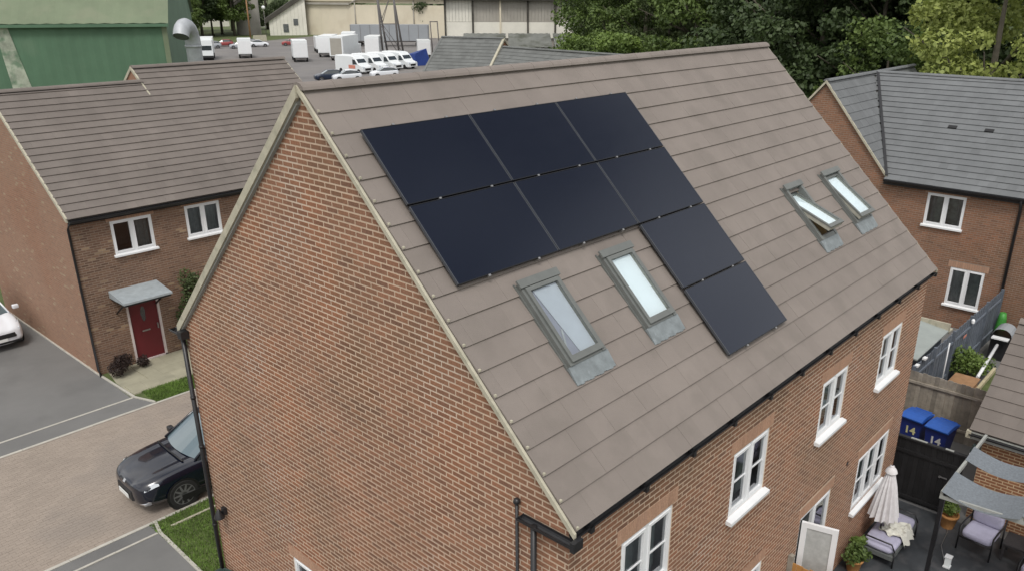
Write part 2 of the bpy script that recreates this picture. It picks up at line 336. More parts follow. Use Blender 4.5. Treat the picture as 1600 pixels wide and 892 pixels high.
# ------------------------------------------------------------------ walls of real bricks
def wall(parent, pname, O, U, N, length, topf, openings=(), bmat='brick', mmat='mortar', breaks=(), z0=0, zmin=0, single=0, root_loc=V((0, 0, 0)), seed=1, lint=True, lmat='lintel', depth=.14):
    """mortar sheet with openings, reveals, and every brick proud of it. openings: (u0,u1,z0,z1). U, N horizontal unit vectors."""
    rnd = random.Random(seed)
    us = sorted(set([0, length] + [u for o in openings for u in o[:2]] + list(breaks)))
    mb = MB(); P = lambda u, z, d=0: O + U * u + Z * z + N * d
    for a, b in zip(us[:-1], us[1:]):
        mid = (a + b) / 2; ops = sorted([o for o in openings if o[0] <= mid <= o[1]], key=lambda o: o[2]); lo = z0
        for o in ops:
            if o[2] > lo: mb.quad(P(a, lo), P(b, lo), P(b, o[2]), P(a, o[2]))
            lo = o[3]
        mb.quad(P(a, lo), P(b, lo), P(b, topf(b)), P(a, topf(a)))
    for (a, b, c, d) in openings:
        for q in ((P(a, c), P(a, d), P(a, d, -depth), P(a, c, -depth)), (P(b, d), P(b, c), P(b, c, -depth), P(b, d, -depth)),
                  (P(a, d), P(b, d), P(b, d, -depth), P(a, d, -depth)), (P(b, c), P(a, c), P(a, c, -depth), P(b, c, -depth))):
            mb.quad(*q)
    w_ = mb.build(pname, mmat, parent)
    bricks = []
    H, Bl, J = .052, .205, .020
    nrow = int((max(topf(u) for u in us) - zmin) / .075) + 1
    ext = [(a - .1, b + .1, d, d + .225) for (a, b, c, d) in openings] if lint else []
    for r in range(nrow):
        z = zmin + r * .075 + .0115; zm = z + H / 2
        off = -(.1125 if r % 2 else 0)
        u = off
        blocked = [(a, b) for (a, b, c, d) in list(openings) + ext if c < zm < d]
        while u < length:
            a0, b0 = max(u + J / 2, 0), min(u + Bl + J / 2, length); u += .225
            segs = [(a0, b0)]
            for (p, q) in blocked:
                ns = []
                for (s0, s1) in segs:
                    if q <= s0 or p >= s1: ns.append((s0, s1)); continue
                    if p - s0 > .02: ns.append((s0, p))
                    if s1 - q > .02: ns.append((q, s1))
                segs = ns
            for (s0, s1) in segs:
                zt = z + H
                while s1 - s0 > .02 and topf(s0) < zt: s0 += .01
                while s1 - s0 > .02 and topf(s1) < zt: s1 -= .01
                if s1 - s0 > .025: bricks.append((s0, s1, z, rnd.uniform(.002, .0042)))
    full = [b for b in bricks if abs(b[1] - b[0] - Bl) < 1e-3]
    chosen = set()
    if single:
        def size(b):
            p = root_loc + P((b[0] + b[1]) / 2, b[2] + .03); d = p - CAM; return abs(d.dot(N)) / d.length ** 3
        full.sort(key=size, reverse=True); chosen = set(id(b) for b in full[:single])
    mb = MB()
    for b in bricks:
        if id(b) in chosen: continue
        mb.obox(O + Z * b[2], U, Z, N, b[0], b[1], 0, H, -.002, b[3], 0, skip=(0,))
    mb.build('brickwork', bmat, w_, kind='stuff')
    if chosen:
        t = MB(); t.obox(V((0, 0, 0)), X, Y, Z, 0, Bl, 0, H, -.002, .0035, 0, skip=(0,)); me = t.mesh('brick', bmat)
        R = Matrix((U, Z, N)).transposed().to_4x4()
        for b in full[:single]:
            inst('brick', me, w_, Matrix.Translation(P(b[0], b[2], b[3] - .0035)) @ R)
    if lint:
        mb = MB()
        for (a, b, c, d) in openings:
            n = max(1, int((b - a + .2) / .075)); st = (b - a + .2) / n
            for i in range(n):
                mb.obox(O + Z * (d + .005), U, Z, N, a - .1 + i * st + .006, a - .1 + (i + 1) * st - .006, 0, .215, -.002, .005, 0, skip=(0,))
        if openings: mb.build('soldier_course', lmat, w_, kind='stuff')
    return w_

def window(parent, O, U, N, u0, u1, z0, z1, lights=2, bar=True, sill=True, curtain='both', open_light=None, d=.075, hfrac=None, top_bar=None, sill_h=.075, pane_tone=True):
    """white frame set back in the opening: frame > pane, glazing_bar, sill, curtain, interior"""
    P = O - N * d; mb = MB(); F = .055
    bx = lambda a0, a1, b0, b1, n0=0, n1=.06, m=mb: m.obox(P, U, Z, N, a0, a1, b0, b1, n0, n1)
    bx(u0, u1, z0, z0 + F); bx(u0, u1, z1 - F, z1); bx(u0, u0 + F, z0 + F, z1 - F); bx(u1 - F, u1, z0 + F, z1 - F)
    wd = (u1 - u0 - F) / lights; panes = []
    for i in range(1, lights): bx(u0 + F / 2 + i * wd - .04, u0 + F / 2 + i * wd + .04, z0 + F, z1 - F)
    for i in range(lights):
        a = u0 + F / 2 + i * wd + (.04 if i else F / 2); b = u0 + F / 2 + (i + 1) * wd - (.04 if i < lights - 1 else F / 2); c, e = z0 + F, z1 - F
        s = .04                                     # sash
        bx(a, b, c, c + s, .01, .072); bx(a, b, e - s, e, .01, .072); bx(a, a + s, c + s, e - s, .01, .072); bx(b - s, b, c + s, e - s, .01, .072)
        panes.append((a + s, b - s, c + s, e - s))
    fr = mb.build('window', 'white', parent)
    for k, (a, b, c, e) in enumerate(panes):
        if k == open_light: continue
        m = MB(); m.quad(*[P + U * p + Z * q + N * .035 for p, q in ((a, c), (b, c), (b, e), (a, e))]); m.build('pane', 'glass', fr)
        if bar:
            m = MB(); zz = (c + e) / 2; m.obox(P, U, Z, N, a, b, zz - .011, zz + .011, .036, .05); m.build('glazing_bar', 'white', fr)
    if sill:
        m = MB(); A = lambda u, n, z: O + U * u + N * n + Z * z
        m.hexa([A(u0 - .05, -.01, z0 - sill_h), A(u1 + .05, -.01, z0 - sill_h), A(u1 + .05, .10, z0 - sill_h), A(u0 - .05, .10, z0 - sill_h),
                A(u0 - .05, -.01, z0 + .004), A(u1 + .05, -.01, z0 + .004), A(u1 + .05, .10, z0 - .02), A(u0 - .05, .10, z0 - .02)])
        m.build('sill', 'white', fr)
    m = MB(); m.obox(P, U, Z, N, u0 + .01, u1 - .01, z0 + .01, z1 - .01, -.9, -.004, skip=(1,)); m.build('interior', 'room', fr)
    if curtain:
        m = MB(); W = u1 - u0; spans = {'both': ((0, .2), (.8, 1)), 'left': ((0, .3),), 'net': ((.02, .98),), 'right': ((.6, 1),)}[curtain]
        for s0, s1 in spans:
            n = max(4, int((s1 - s0) * W / .05)); pr = None
            for i in range(n + 1):
                u = u0 + F + (s0 + (s1 - s0) * i / n) * (W - 2 * F); q = (u, -.12 - .03 * math.sin(i * 1.9))
                if pr: m.quad(P + U * pr[0] + N * pr[1] + Z * (z0 + .02), P + U * q[0] + N * q[1] + Z * (z0 + .02), P + U * q[0] + N * q[1] + Z * (z1 - .02), P + U * pr[0] + N * pr[1] + Z * (z1 - .02), sm=True)
                pr = q
        m.build('curtain', 'curtain', fr)
        if pane_tone:
            m = MB(); m.quad(*[P - N * .14 + U * p + Z * q for p, q in ((u0 + F, z0 + F), (u1 - F, z0 + F), (u1 - F, z1 - F), (u0 + F, z1 - F))]); m.build('pane_backing', 'pane_tone', fr)  # added grey green sheet that lifts the panes as reflections would
    return fr

# ------------------------------------------------------------------ roofs of real tiles
def roof(parent, pname, O, U, Vd, length, slope, tmat='tile', holes=(), gauge=.335, tw=.30, single=0, root_loc=V((0, 0, 0)), clip=None, thick=.022, rise=.028, stagger=True, seed=3, phase=0):
    """O = lower-left corner at the eave, U along the eave, Vd up the slope. clip(u,v)->(umin,umax) for valleys and hips"""
    N = U.cross(Vd).normalized()
    if N.z < 0: N = -N
    rnd = random.Random(seed); mb = MB(); P = lambda u, v, n=0: O + U * u + Vd * v + N * n
    if clip:
        k = 12
        for i in range(k):
            v0, v1 = slope * i / k, slope * (i + 1) / k; a, b = clip(v0), clip(v1); mb.quad(P(a[0], v0), P(a[1], v0), P(b[1], v1), P(b[0], v1))
    else:
        us = sorted(set([0, length] + [u for h in holes for u in h[:2]]))
        for a, b in zip(us[:-1], us[1:]):
            mid = (a + b) / 2; lo = 0
            for h in sorted([h for h in holes if h[0] <= mid <= h[1]], key=lambda h: h[2]):
                mb.quad(P(a, lo), P(b, lo), P(b, h[2]), P(a, h[2])); lo = h[3]
            mb.quad(P(a, lo), P(b, lo), P(b, slope), P(a, slope))
    base = mb.build(pname, 'tile_under', parent)
    tiles = []; n = int(math.ceil(slope / gauge - 1e-6))
    for r in range(n):
        v0 = r * gauge; v1 = min(v0 + gauge + .04, slope); vc = v0 + gauge / 2
        lim = clip(min(vc, slope)) if clip else (0, length)
        u = -(tw / 2 if (r % 2 and stagger) else 0) + phase
        while u < length:
            segs = [(max(u, lim[0]), min(u + tw - .0008, lim[1]))]; u += tw
            if segs[0][1] - segs[0][0] < .02: continue
            for h in holes:
                if h[2] < vc < h[3]:
                    ns = []
                    for s0, s1 in segs:
                        if h[1] <= s0 or h[0] >= s1: ns.append((s0, s1)); continue
                        if h[0] - s0 > .02: ns.append((s0, h[0]))
                        if s1 - h[1] > .02: ns.append((h[1], s1))
                    segs = ns
            for s in segs: tiles.append((s[0], s[1], v0, v1, rnd.uniform(-.002, .002)))
    def tile(m, s0, s1, v0, v1, dz, Q):
        t0, t1 = thick + rise + dz, thick + .004
        m.hexa([Q(s0, v0, rise + dz - .004), Q(s1, v0, rise + dz - .004), Q(s1, v1, .001), Q(s0, v1, .001),
                Q(s0, v0, t0), Q(s1, v0, t0), Q(s1, v1, t1), Q(s0, v1, t1)])
    full = [t for t in tiles if abs(t[1] - t[0] - (tw - .0008)) < 1e-4 and abs(t[3] - t[2] - gauge - .04) < 1e-4]; chosen = set()
    if single:
        def size(t):
            p = root_loc + P((t[0] + t[1]) / 2, (t[2] + t[3]) / 2); d = p - CAM; return abs(d.dot(N)) / d.length ** 3
        full.sort(key=size, reverse=True); full = full[:single]; chosen = set(id(t) for t in full)
        t = MB(); tile(t, 0, tw - .0008, 0, gauge + .04, 0, lambda u, v, n: V((u, v, n))); me = t.mesh('roof_tile', tmat)
        Nn = U.cross(Vd).normalized(); R = Matrix((U, Vd, Nn)).transposed().to_4x4()
        for q in full: inst('roof_tile', me, base, Matrix.Translation(P(q[0], q[2], q[4])) @ R)
    mb = MB()
    for q in tiles:
        if id(q) not in chosen: tile(mb, *q, P)
    mb.build('tiling', tmat, base, kind='stuff')
    return base
def ridge(parent, A, B, tmat='tile', r=.125, seg=.47, drop=.04, name='ridge_tile', single=True):
    A, B = V(A), V(B); D = (B - A).normalized(); n = max(1, round((B - A).length / seg)); st = (B - A).length / n
    side = D.cross(Z).normalized(); up = side.cross(D)
    t = MB(); K = 8
    def arc(x, rr): return [V((x, math.cos(PI * (.08 + .84 * j / K)) * rr * 1.15, math.sin(PI * (.08 + .84 * j / K)) * rr - drop)) for j in range(K + 1)]
    a, b, c = arc(0, r + .002), arc(.06, r + .002), arc(.0601, r); d = arc(st + .01, r - .002)
    for p, q in ((a, b), (b, c), (c, d)):
        for j in range(K): t.quad(p[j], q[j], q[j + 1], p[j + 1], sm=False)
    t.poly(list(reversed(a)))
    me = t.mesh('ridge_tile', tmat); R = Matrix((D, -side, up)).transposed().to_4x4()
    for i in range(n): inst(name, me, parent, Matrix.Translation(A + D * (i * st)) @ R)

def verge(parent, pts, x0, x1, zlo=-.055, zhi=.05, axis=X, vm='verge'):
    m = MB()
    for a, b in zip(pts[:-1], pts[1:]):
        a, b = V(a), V(b); A = axis
        m.hexa([a + A * x0 + Z * zlo, a + A * x1 + Z * zlo, b + A * x1 + Z * zlo, b + A * x0 + Z * zlo, a + A * x0 + Z * zhi, a + A * x1 + Z * zhi, b + A * x1 + Z * zhi, b + A * x0 + Z * zhi])
    return m.build('verge_trim', vm, parent)
def gutter(parent, A, B, r=.057, brackets=0, pname='gutter', down=V((0, 0, -1))):
    A, B = V(A), V(B); D = (B - A).normalized(); side = D.cross(Z).normalized(); m = MB(); K = 8
    def arc(p, rr): return [p + side * (math.cos(PI + PI * j / K) * rr) + Z * (math.sin(PI + PI * j / K) * rr) for j in range(K + 1)]
    for rr, flip in ((r, False), (r - .006, True)):
        a, b = arc(A, rr), arc(B, rr)
        for j in range(K):
            q = (a[j], a[j + 1], b[j + 1], b[j]); m.quad(*(reversed(q) if flip else q), sm=True)
    for p in (A, B):
        a = arc(p, r); m.poly(a)
    for s in (-1, 1): m.obox(A + side * s * (r - .004), D, side, Z, 0, (B - A).length, -.006, .006, -.004, .006)
    g = m.build(pname, 'black', parent)
    if brackets:
        n = int((B - A).length / brackets)
        for i in range(n + 1):
            q = MB(); p = A + D * (.28 + i * brackets)
            if (p - A).length > (B - A).length: break
            q.obox(p, D, side, Z, -.03, .03, -r - .012, r + .012, -r - .022, .006); q.build('gutter_bracket', 'black', g)
    return g

# ================================================================== MAIN HOUSE
W, HR, T = 8.777, 10.25, .9745            # gable span, ridge height, roof pitch tangent
YR = W / 2; HE = HR - YR * T; cp = 1 / math.sqrt(1 + T * T); sp = T * cp; SL = YR / cp; LX = 12.0
house = thing('brick_house', 'large red brick house with brown tiled roof, solar panels and four roof windows', 'house', (0, 0, 0))
gf, rf, lf, ff = .045, .10, W - .08, 11.95          # gable face x, right wall y, left wall y, far wall x
gtop = lambda u: HR - .09 - abs((rf + u) - YR) * T   # u measured from the right corner (y)
gw_len = lf - rf
# gable wall: U runs from left corner to the right corner so that N = -X
OG = V((gf, lf, 0)); UG = -Y
gt2 = lambda u: HR - .10 - abs((lf - u) - YR) * T
wall(house, 'gable_wall', OG, UG, -X, gw_len, gt2, openings=[(lf - 6.06, lf - 4.95, 1.45, 2.50)], breaks=(lf - YR,), single=170, seed=5)
window(house, OG, UG, -X, lf - 6.06, lf - 4.95, 1.45, 2.50, lights=2, curtain='net')
OR = V((gf, rf, 0))
wins = [(1.06, 2.20), (3.80, 4.92), (6.87, 7.97), (9.64, 10.74)]
opR = [(a - gf, b - gf, 4.08, 5.18) for a, b in wins] + [(9.43 - gf, 11.2 - gf, 1.25, 2.52), (6.72 - gf, 8.08 - gf, .12, 2.52), (4.2 - gf, 5.26 - gf, 1.45, 2.50)]
wall(house, 'rear_wall', OR, X, -Y, ff - gf, lambda u: HE - .02, openings=opR, single=130, seed=6)
for k, o in enumerate(opR[:4]): window(house, OR, X, -Y, *o, lights=2, curtain=('net', 'both', 'left', 'net')[k])
window(house, OR, X, -Y, *opR[4], lights=3, curtain='left')
window(house, OR, X, -Y, *opR[6], lights=2, curtain='net')
# plain far and front walls
m = MB(); m.quad((ff, rf, 0), (ff, lf, 0), (ff, lf, HE), (ff, rf, HE)); m.poly([(ff, rf, HE), (ff, lf, HE), (ff, YR, HR - .1)])
m.quad((ff, lf, 0), (gf, lf, 0), (gf, lf, HE), (ff, lf, HE)); m.build('plain_wall', 'brick', house)
# patio door frame with one leaf open
fr = window(house, OR, X, -Y, 7.34 - gf, 8.08 - gf, .12, 2.52, lights=1, bar=False, sill=False, curtain=None)
m = MB(); m.obox(OR, X, Z, -Y, 6.72 - gf, 6.78 - gf, .12, 2.52, -.075, -.015); m.obox(OR, X, Z, -Y, 6.78 - gf, 7.34 - gf, 2.45, 2.52, -.075, -.015)
m.build('door_frame', 'white', house)
m = MB(); m.obox(OR, X, Z, -Y, 6.79 - gf, 7.33 - gf, .13, 2.44, -1.2, -.08, skip=(1,)); m.build('doorway', 'room', house)
dd = V((.26, -.965, 0)).normalized(); dn = V((-dd.y, dd.x, 0)); DO = V((6.80, rf - .01, .14))
m = MB(); lw, lh = .64, 2.30; b = .10
for a0, a1, b0, b1 in ((0, lw, 0, b), (0, lw, lh - b, lh), (0, b, b, lh - b), (lw - b, lw, b, lh - b)): m.obox(DO, dd, Z, dn, a0, a1, b0, b1, -.03, .03)
leaf = m.build('patio_door', 'white', house)
m = MB(); m.obox(DO, dd, Z, dn, b, lw - b, b, lh - b, -.012, .012); m.build('door_blind', 'curtain', leaf)
for s in (-1, 1):
    m = MB(); m.obox(DO, dd, Z, dn, lw - .085, lw - .03, .95, 1.2, min(s * .03, s * .037), max(s * .03, s * .037))
    m.obox(DO, dd, Z, dn, lw - .18, lw - .045, 1.06, 1.085, min(s * .05, s * .07), max(s * .05, s * .07)); m.obox(DO, dd, Z, dn, lw - .07, lw - .045, 1.06, 1.085, min(s * .03, s * .06), max(s * .03, s * .06))
    m.build('handle', 'chrome', leaf)
# main roof: right slope visible with holes for roof windows
VU = V((0, cp, sp))
def rp(x, v, n=0): return V((x, YR, HR)) + V((0, -cp, -sp)) * v + V((0, -sp, cp)) * n
SK = [(1.22, 1.93), (2.87, 3.56), (8.42, 9.09), (10.06, 10.82)]
holes = [(a + .03, b - .03, SL - 4.50, SL - 3.34) for a, b in SK]
roof(house, 'rear_roof', V((.018, 0, HE)), X, VU, LX - .036, SL, 'tile', holes=[(h[0] - .018, h[1] - .018, h[2], h[3]) for h in holes], single=300, gauge=SL / 18.28, tw=.33)
roof(house, 'front_roof', V((LX - .03, W, HE)), -X, V((0, -cp, sp)), LX - .06, SL, 'tile', gauge=SL / 18.28, tw=.33)
ridge(house, (-.01, YR, HR - .005), (LX - .02, YR, HR - .005), r=.115)
for s in (0, 1):
    x = -.035 if s == 0 else LX - .03
    verge(house, [(x, -.03, HE - .03), (x, YR, HR + .0)], .008, .044, zlo=-.04, zhi=.036); verge(house, [(x - .012, YR, HR + .0), (x - .012, W + .03, HE - .03)], 0, .058, zlo=-.11, zhi=.042)
    m = MB(); m.hexa([(x + .02, YR + .05, HR - .2), (x + .09, YR + .05, HR - .2), (x + .09, W, HE - .14), (x + .02, W, HE - .14), (x + .02, YR + .05, HR - .07), (x + .09, YR + .05, HR - .07), (x + .09, W, HE - .02), (x + .02, W, HE - .02)]); m.build('undercloak', 'sailbeam', house)
for i in range(18):
    m = MB(); v = SL - SL / 18.28 * i; c = rp(.035, v - .03, .065); m.box(c.x - .012, c.x + .014, c.y - .014, c.y + .014, c.z - .02, c.z + .006)
    m.build('verge_clip', 'verge', house)
gutter(house, (.0, .012, HE - .055), (LX, .012, HE - .055), r=.05, brackets=1.06)
gutter(house, (.0, W + .035, HE - .045), (LX, W + .035, HE - .045))
# return gutter over the gable corner, downpipe and soil vent
gutter(house, (-.055, -.09, HE - .10), (-.055, .74, HE - .10), r=.062)
m = MB(); m.box(-.115, .04, -.10, -.04, HE - .16, HE - .04); m.build('gutter_end', 'black', house)
m = MB(); m.tube([(-.05, .53, HE - .13), (-.05, .53, 0)], .036, 10); dpp = m.build('downpipe', 'black', house)
for z in (4.9, 3.1, 1.3): 
    m = MB(); m.tube([(-.05, .53, z), (-.05, .53, z + .05)], .044, 10); m.build('pipe_clip', 'black', dpp)
m = MB(); m.tube([(-.0, .83, 0), (-.0, .83, 5.98)], .02, 8); m.ball((-.0, .83, 6.0), .045); m.build('vent_pipe', 'black', house)
m = MB(); m.tube([(-.03, lf - .02, HE - .12), (-.03, lf - .02, 0)], .04, 10); dp2 = m.build('downpipe', 'black', house)
for z in (4.6, 3.6, 1.9):
    m = MB(); m.tube([(-.03, lf - .02, z), (-.03, lf - .02, z + .05)], .048, 10); m.build('pipe_clip', 'black', dp2)
gutter(house, (-.05, lf - .12, HE - .10), (-.05, W + .22, HE - .10), r=.062)
m = MB(); m.box(-.11, .03, lf - .14, lf + .0, HE - .19, HE - .05); m.build('gutter_outlet', 'black', house)
# lamp on the gable
m = MB(); m.box(-.03, .036, 8.22, 8.32, 2.33, 2.47); m.lathe((-.10, 8.27, 2.30), [(.10, 0), (.085, .05), (.03, .16), (.004, .19)], 10); m.build('wall_lamp', 'black', house)

# roof windows
def skylight(x0, x1, v0, v1, ang, blind):
    F = .075; A, B, N = X, V((0, -cp, -sp)), V((0, -sp, cp)); O = rp(0, 0, 0)
    m = MB(); O_ = O
    bx = lambda mm, a0, a1, b0, b1, n0, n1, mi=0: mm.obox(O_, A, B, N, a0, a1, b0, b1, n0, n1, mi)
    bx(m, x0, x0 + F, v0, v1, .0, .12); bx(m, x1 - F, x1, v0, v1, .0, .12); bx(m, x0 + F, x1 - F, v0, v0 + F, .0, .12); bx(m, x0 + F, x1 - F, v1 - F, v1, .0, .11)
    bx(m, x0 - .018, x0, v0 - .03, v1 + .02, .03, .062); bx(m, x1, x1 + .018, v0 - .03, v1 + .02, .03, .062)
    s = m.build('roof_window', 'alu', house)
    m = MB(); bx(m, x0 - .02, x1 + .02, v0 - .035, v0 + .075, .12, .15); m.build('head_cover', 'alu', s)
    m = MB(); k = 12
    for i in range(k):                                   # dressed lead apron, slightly wavy
        a0, a1 = x0 - .02 + (x1 - x0 + .06) * i / k, x0 - .02 + (x1 - x0 + .06) * (i + 1) / k; w1 = .008 * math.sin(i * 2.1)
        P_ = lambda a, b, n: O + A * a + B * b + N * n
        m.hexa([P_(a0, v1, .052), P_(a1, v1, .052), P_(a1, v1 + .24 + w1, .05), P_(a0, v1 + .24 + w1, .05), P_(a0, v1, .095), P_(a1, v1, .095), P_(a1, v1 + .24 + w1, .064), P_(a0, v1 + .24 + w1, .064)])
    m.build('flashing', 'lead', s)
    m = MB()                                             # lined shaft below
    P_ = lambda a, b, n: O + A * a + B * b + N * n
    a0, a1, b0, b1 = x0 + F, x1 - F, v0 + F, v1 - F
    for q in (((a0, b0), (a1, b0)), ((a1, b0), (a1, b1)), ((a1, b1), (a0, b1)), ((a0, b1), (a0, b0))):
        m.quad(P_(*q[0], .0), P_(*q[1], .0), P_(*q[1], -.12), P_(*q[0], -.12), 0); m.quad(P_(*q[0], -.12), P_(*q[1], -.12), P_(*q[1], -.7), P_(*q[0], -.7), 1)
    m.quad(P_(a0, b0, -.7), P_(a1, b0, -.7), P_(a1, b1, -.7), P_(a0, b1, -.7), 2)
    m.build('shaft', ['pine', 'white', 'room'], s)
    # sash turning about its middle
    vm = (v0 + v1) / 2 - .05; R = Matrix.Rotation(math.radians(ang), 3, X); Bs, Ns = R @ B, R @ N; Os = O + B * vm + N * .085
    h0, h1 = v0 + F + .01 - vm, v1 - F + .045 - vm; G = .055; xa, xb = x0 + F - .03, x1 - F + .03
    m = MB(); sb = lambda a0, a1, b0, b1, n0, n1, mi=0: m.obox(Os, A, Bs, Ns, a0, a1, b0, b1, n0, n1, mi)
    for q in ((xa, xa + G, h0, h1), (xb - G, xb, h0, h1), (xa + G, xb - G, h0, h0 + G), (xa + G, xb - G, h1 - G * 1.5, h1)):
        sb(*q, .04, .065); 
        sb(q[0] + .008, q[1] - .008, q[2] + .008, q[3] - .008, -.03, .039, 1)
    m.build('sash', ['alu', 'sashwood'], s)
    m = MB(); Pg = lambda a, b: Os + A * a + Bs * b + Ns * .04; m.quad(Pg(xa + G, h1 - G * 1.5), Pg(xb - G, h1 - G * 1.5), Pg(xb - G, h0 + G), Pg(xa + G, h0 + G)); m.build('glass', 'skyglass', s)
    m = MB()
    if blind == 'full': m.obox(Os, A, Bs, Ns, xa + G, xb - G, h0 + G, h1 - G * 1.5, -.0, .006)
    else:                                                # half drawn sloping blind over a lilac grey one
        Pq = lambda a, b, n: Os + A * a + Bs * b + Ns * n
        a0, a1, b0, b1 = xa + G, xb - G, h0 + G, h1 - G * 1.5; am = a0 + (a1 - a0) * .35
        m.hexa([Pq(a0 + .08, b0, .004), Pq(a1, b0, .004), Pq(a1, b1, .004), Pq(am + .03, b1, .004), Pq(a0 + .08, b0, .012), Pq(a1, b0, .012), Pq(a1, b1, .012), Pq(am + .03, b1, .012)])
        m2 = MB(); m2.obox(Os, A, Bs, Ns, a0, a1, b0, b1, -.012, .0); m2.build('blind', 'lilac', s)
        m2 = MB(); m2.hexa([Pq(a0, b1 - .05, .003), Pq(a0 + .03, b1 - .05, .003), Pq(am - .02, b1 - .36, .003), Pq(am - .05, b1 - .36, .003), Pq(a0, b1 - .05, .009), Pq(a0 + .03, b1 - .05, .009), Pq(am - .02, b1 - .36, .009), Pq(am - .05, b1 - .36, .009)]); m2.build('blind_cord', 'curtain', s)
    m.build('blind', 'blind' if blind == 'full' else 'netblind', s)
for (a, b), ang, bl in zip(SK, (0, 0, 22, 9), ('part', 'full', 'full', 'full')): skylight(a, b, 3.32, 4.52, -ang, bl)

# solar panels
PW_, PH_, GAP = 1.799, 1.134, .02
rl = thing('solar_array', 'array of eight black solar panels on the brown tiled roof', 'solar panels', rp(.38, .80 + 4 * (PH_ + GAP), .10))
off = -rl.location
for (i, j) in [(0, 0), (1, 0), (2, 0), (0, 1), (1, 1), (2, 1), (2, 2), (2, 3)]:
    x0, v0 = .38 + i * (PW_ + GAP), .80 + j * (PH_ + GAP)
    A, B, N = X, V((0, -cp, -sp)), V((0, -sp, cp)); O = rp(x0, v0, .10) + off
    m = MB(); f = .011
    for q, mi in (((0, PW_, 0, f), 0), ((0, PW_, PH_ - f, PH_), 0), ((0, f, f, PH_ - f), 1), ((PW_ - f, PW_, f, PH_ - f), 1)): m.obox(O, A, B, N, *q, 0, .036, mi)
    t = m.build('solar_panel', ['pdark', 'pframe_sheen'], rl)
    m = MB(); m.obox(O, A, B, N, f, PW_ - f, f, PH_ - f, .026, .0335); m.build('panel_glass', 'panel', t)
    m = MB(); m.obox(O, A, B, N, PW_ / 2 - .06, PW_ / 2 + .06, .06, .14, .0, .02); m.build('junction_box', 'black', t)
for i in range(3):
    for fx in (.28, .78):
        m = MB(); x = .38 + i * (PW_ + GAP) + fx * PW_; v1 = .80 + (4 if i == 2 else 2) * (PH_ + GAP)
        m.obox(rp(0, 0, 0) + off, X, V((0, -cp, -sp)), V((0, -sp, cp)), x - .02, x + .02, .80, v1 - .02, .06, .099); m.build('rail', 'steel', rl)
        for j in range(0, (4 if i == 2 else 2) + 1):
            m = MB(); v = .80 + j * (PH_ + GAP) - GAP / 2
            m.obox(rp(0, 0, 0) + off, X, V((0, -cp, -sp)), V((0, -sp, cp)), x - .018, x + .018, v - .012, v + .012, .10, .141); m.build('clamp', 'clamp', rl)

# ================================================================== GROUND
def sheet(name, pts, z, mt, kind='structure', label=None):
    m = MB(); m.poly([(p[0], p[1], z) for p in pts]); return m.build(name, mt, None, kind=kind, label=label)
sheet('ground', [(-900, -900), (1500, -900), (1500, 1500), (-900, 1500)], -.03, 'soil')
sheet('yard_surface', [(36, 60), (150, 60), (220, 260), (60, 260), (20, 110)], -.012, 'lot')
sheet('drive', [(-25, 19.10), (2.62, 19.10), (2.62, 42), (-25, 42)], 0, 'asphalt')
m = MB(); m.quad((-25, 18.20, 0), (3.0, 18.20, 0), (2.70, 19.08, 0), (-25, 19.08, 0)); m.build('asphalt_strip', 'asphalt', None, kind='structure')
m = MB(); m.quad((-25, 12.05, 0), (.12, 12.05, 0), (.18, 12.42, 0), (-25, 12.42, 0)); m.quad((-25, -20, 0), (.04, -20, 0), (.12, 11.97, 0), (-25, 11.97, 0)); m.build('asphalt_path', 'asphalt', None, kind='structure')
def kerb(name, pts, wd=.08, z0=-.05, z1=.012, mt='kerb'):
    m = MB()
    for a, b in zip(pts[:-1], pts[1:]):
        a, b = V((*a, 0)), V((*b, 0)); D = (b - a).normalized(); m.obox(a, D, Z.cross(D), Z, 0, (b - a).length, -wd / 2 + .006, wd / 2 - .006, z0, z1 - .006)
    o = m.build(name, 'paver_bed', None, kind='structure')
    for a, b in zip(pts[:-1], pts[1:]):
        a, b = V((*a, 0)), V((*b, 0)); d = (b - a); n = max(1, int(d.length / .9)); D = d.normalized(); t = Z.cross(D); st = d.length / n
        k = MB(); k.obox(V((0, 0, 0)), X, Y, Z, .004, st - .004, -wd / 2, wd / 2, z0, z1); me = k.mesh('kerb_stone', mt); R = Matrix((D, t, Z)).transposed().to_4x4()
        for i in range(n):
            p = a + D * (i * st)
            if -6 < p.x < 13: inst('kerb_stone', me, o, Matrix.Translation(p + Z * random.uniform(-.002, .002)) @ R)
    return o
kerb('kerb', [(-25, 18.22), (2.98, 18.22), (12, 18.16)], .09)
kerb('kerb', [(-25, 19.06), (2.66, 19.06)], .07)
kerb('kerb', [(-25, 12.47), (11, 12.47)], .09)
kerb('kerb', [(-25, 12.01), (.10, 12.01)], .06)
kerb('kerb', [(.24, 12.42), (.14, 11.98), (.08, 10.0), (.06, 8.8)], .07, z1=.03)
kerb('kerb', [(2.64, 42), (2.64, 21.4), (2.70, 19.06), (2.98, 18.28)], .07, z1=.03)
kerb('lawn_edging', [(.42, 12.02), (6, 11.98)], .06, z1=.03, mt='verge')
# block paved road
sheet('road', [(-25, 12.51), (20, 12.51), (20, 18.18), (-25, 18.18)], .002, 'paver_bed')
m = MB(); y = 12.525; r = 0
while y < 18.08:
    x = -6.0 - (.105 if r % 2 else 0)
    while x < 9.5:
        dz = random.uniform(-.0015, .0015); m.box(x + .003, x + .203, y, y + .098, -.006, .006 + dz, 0, skip=(0,)); x += .207
    y += .1035; r += 1
m.build('block_paving', 'paver', None, kind='stuff')
m = MB(); m.quad((-25, 12.51, .004), (-6.2, 12.51, .004), (-6.2, 18.18, .004), (-25, 18.18, .004)); m.quad((9.6, 12.51, .004), (20, 12.51, .004), (20, 18.18, .004), (9.6, 18.18, .004)); m.build('road_surface', 'paver', None, kind='structure')
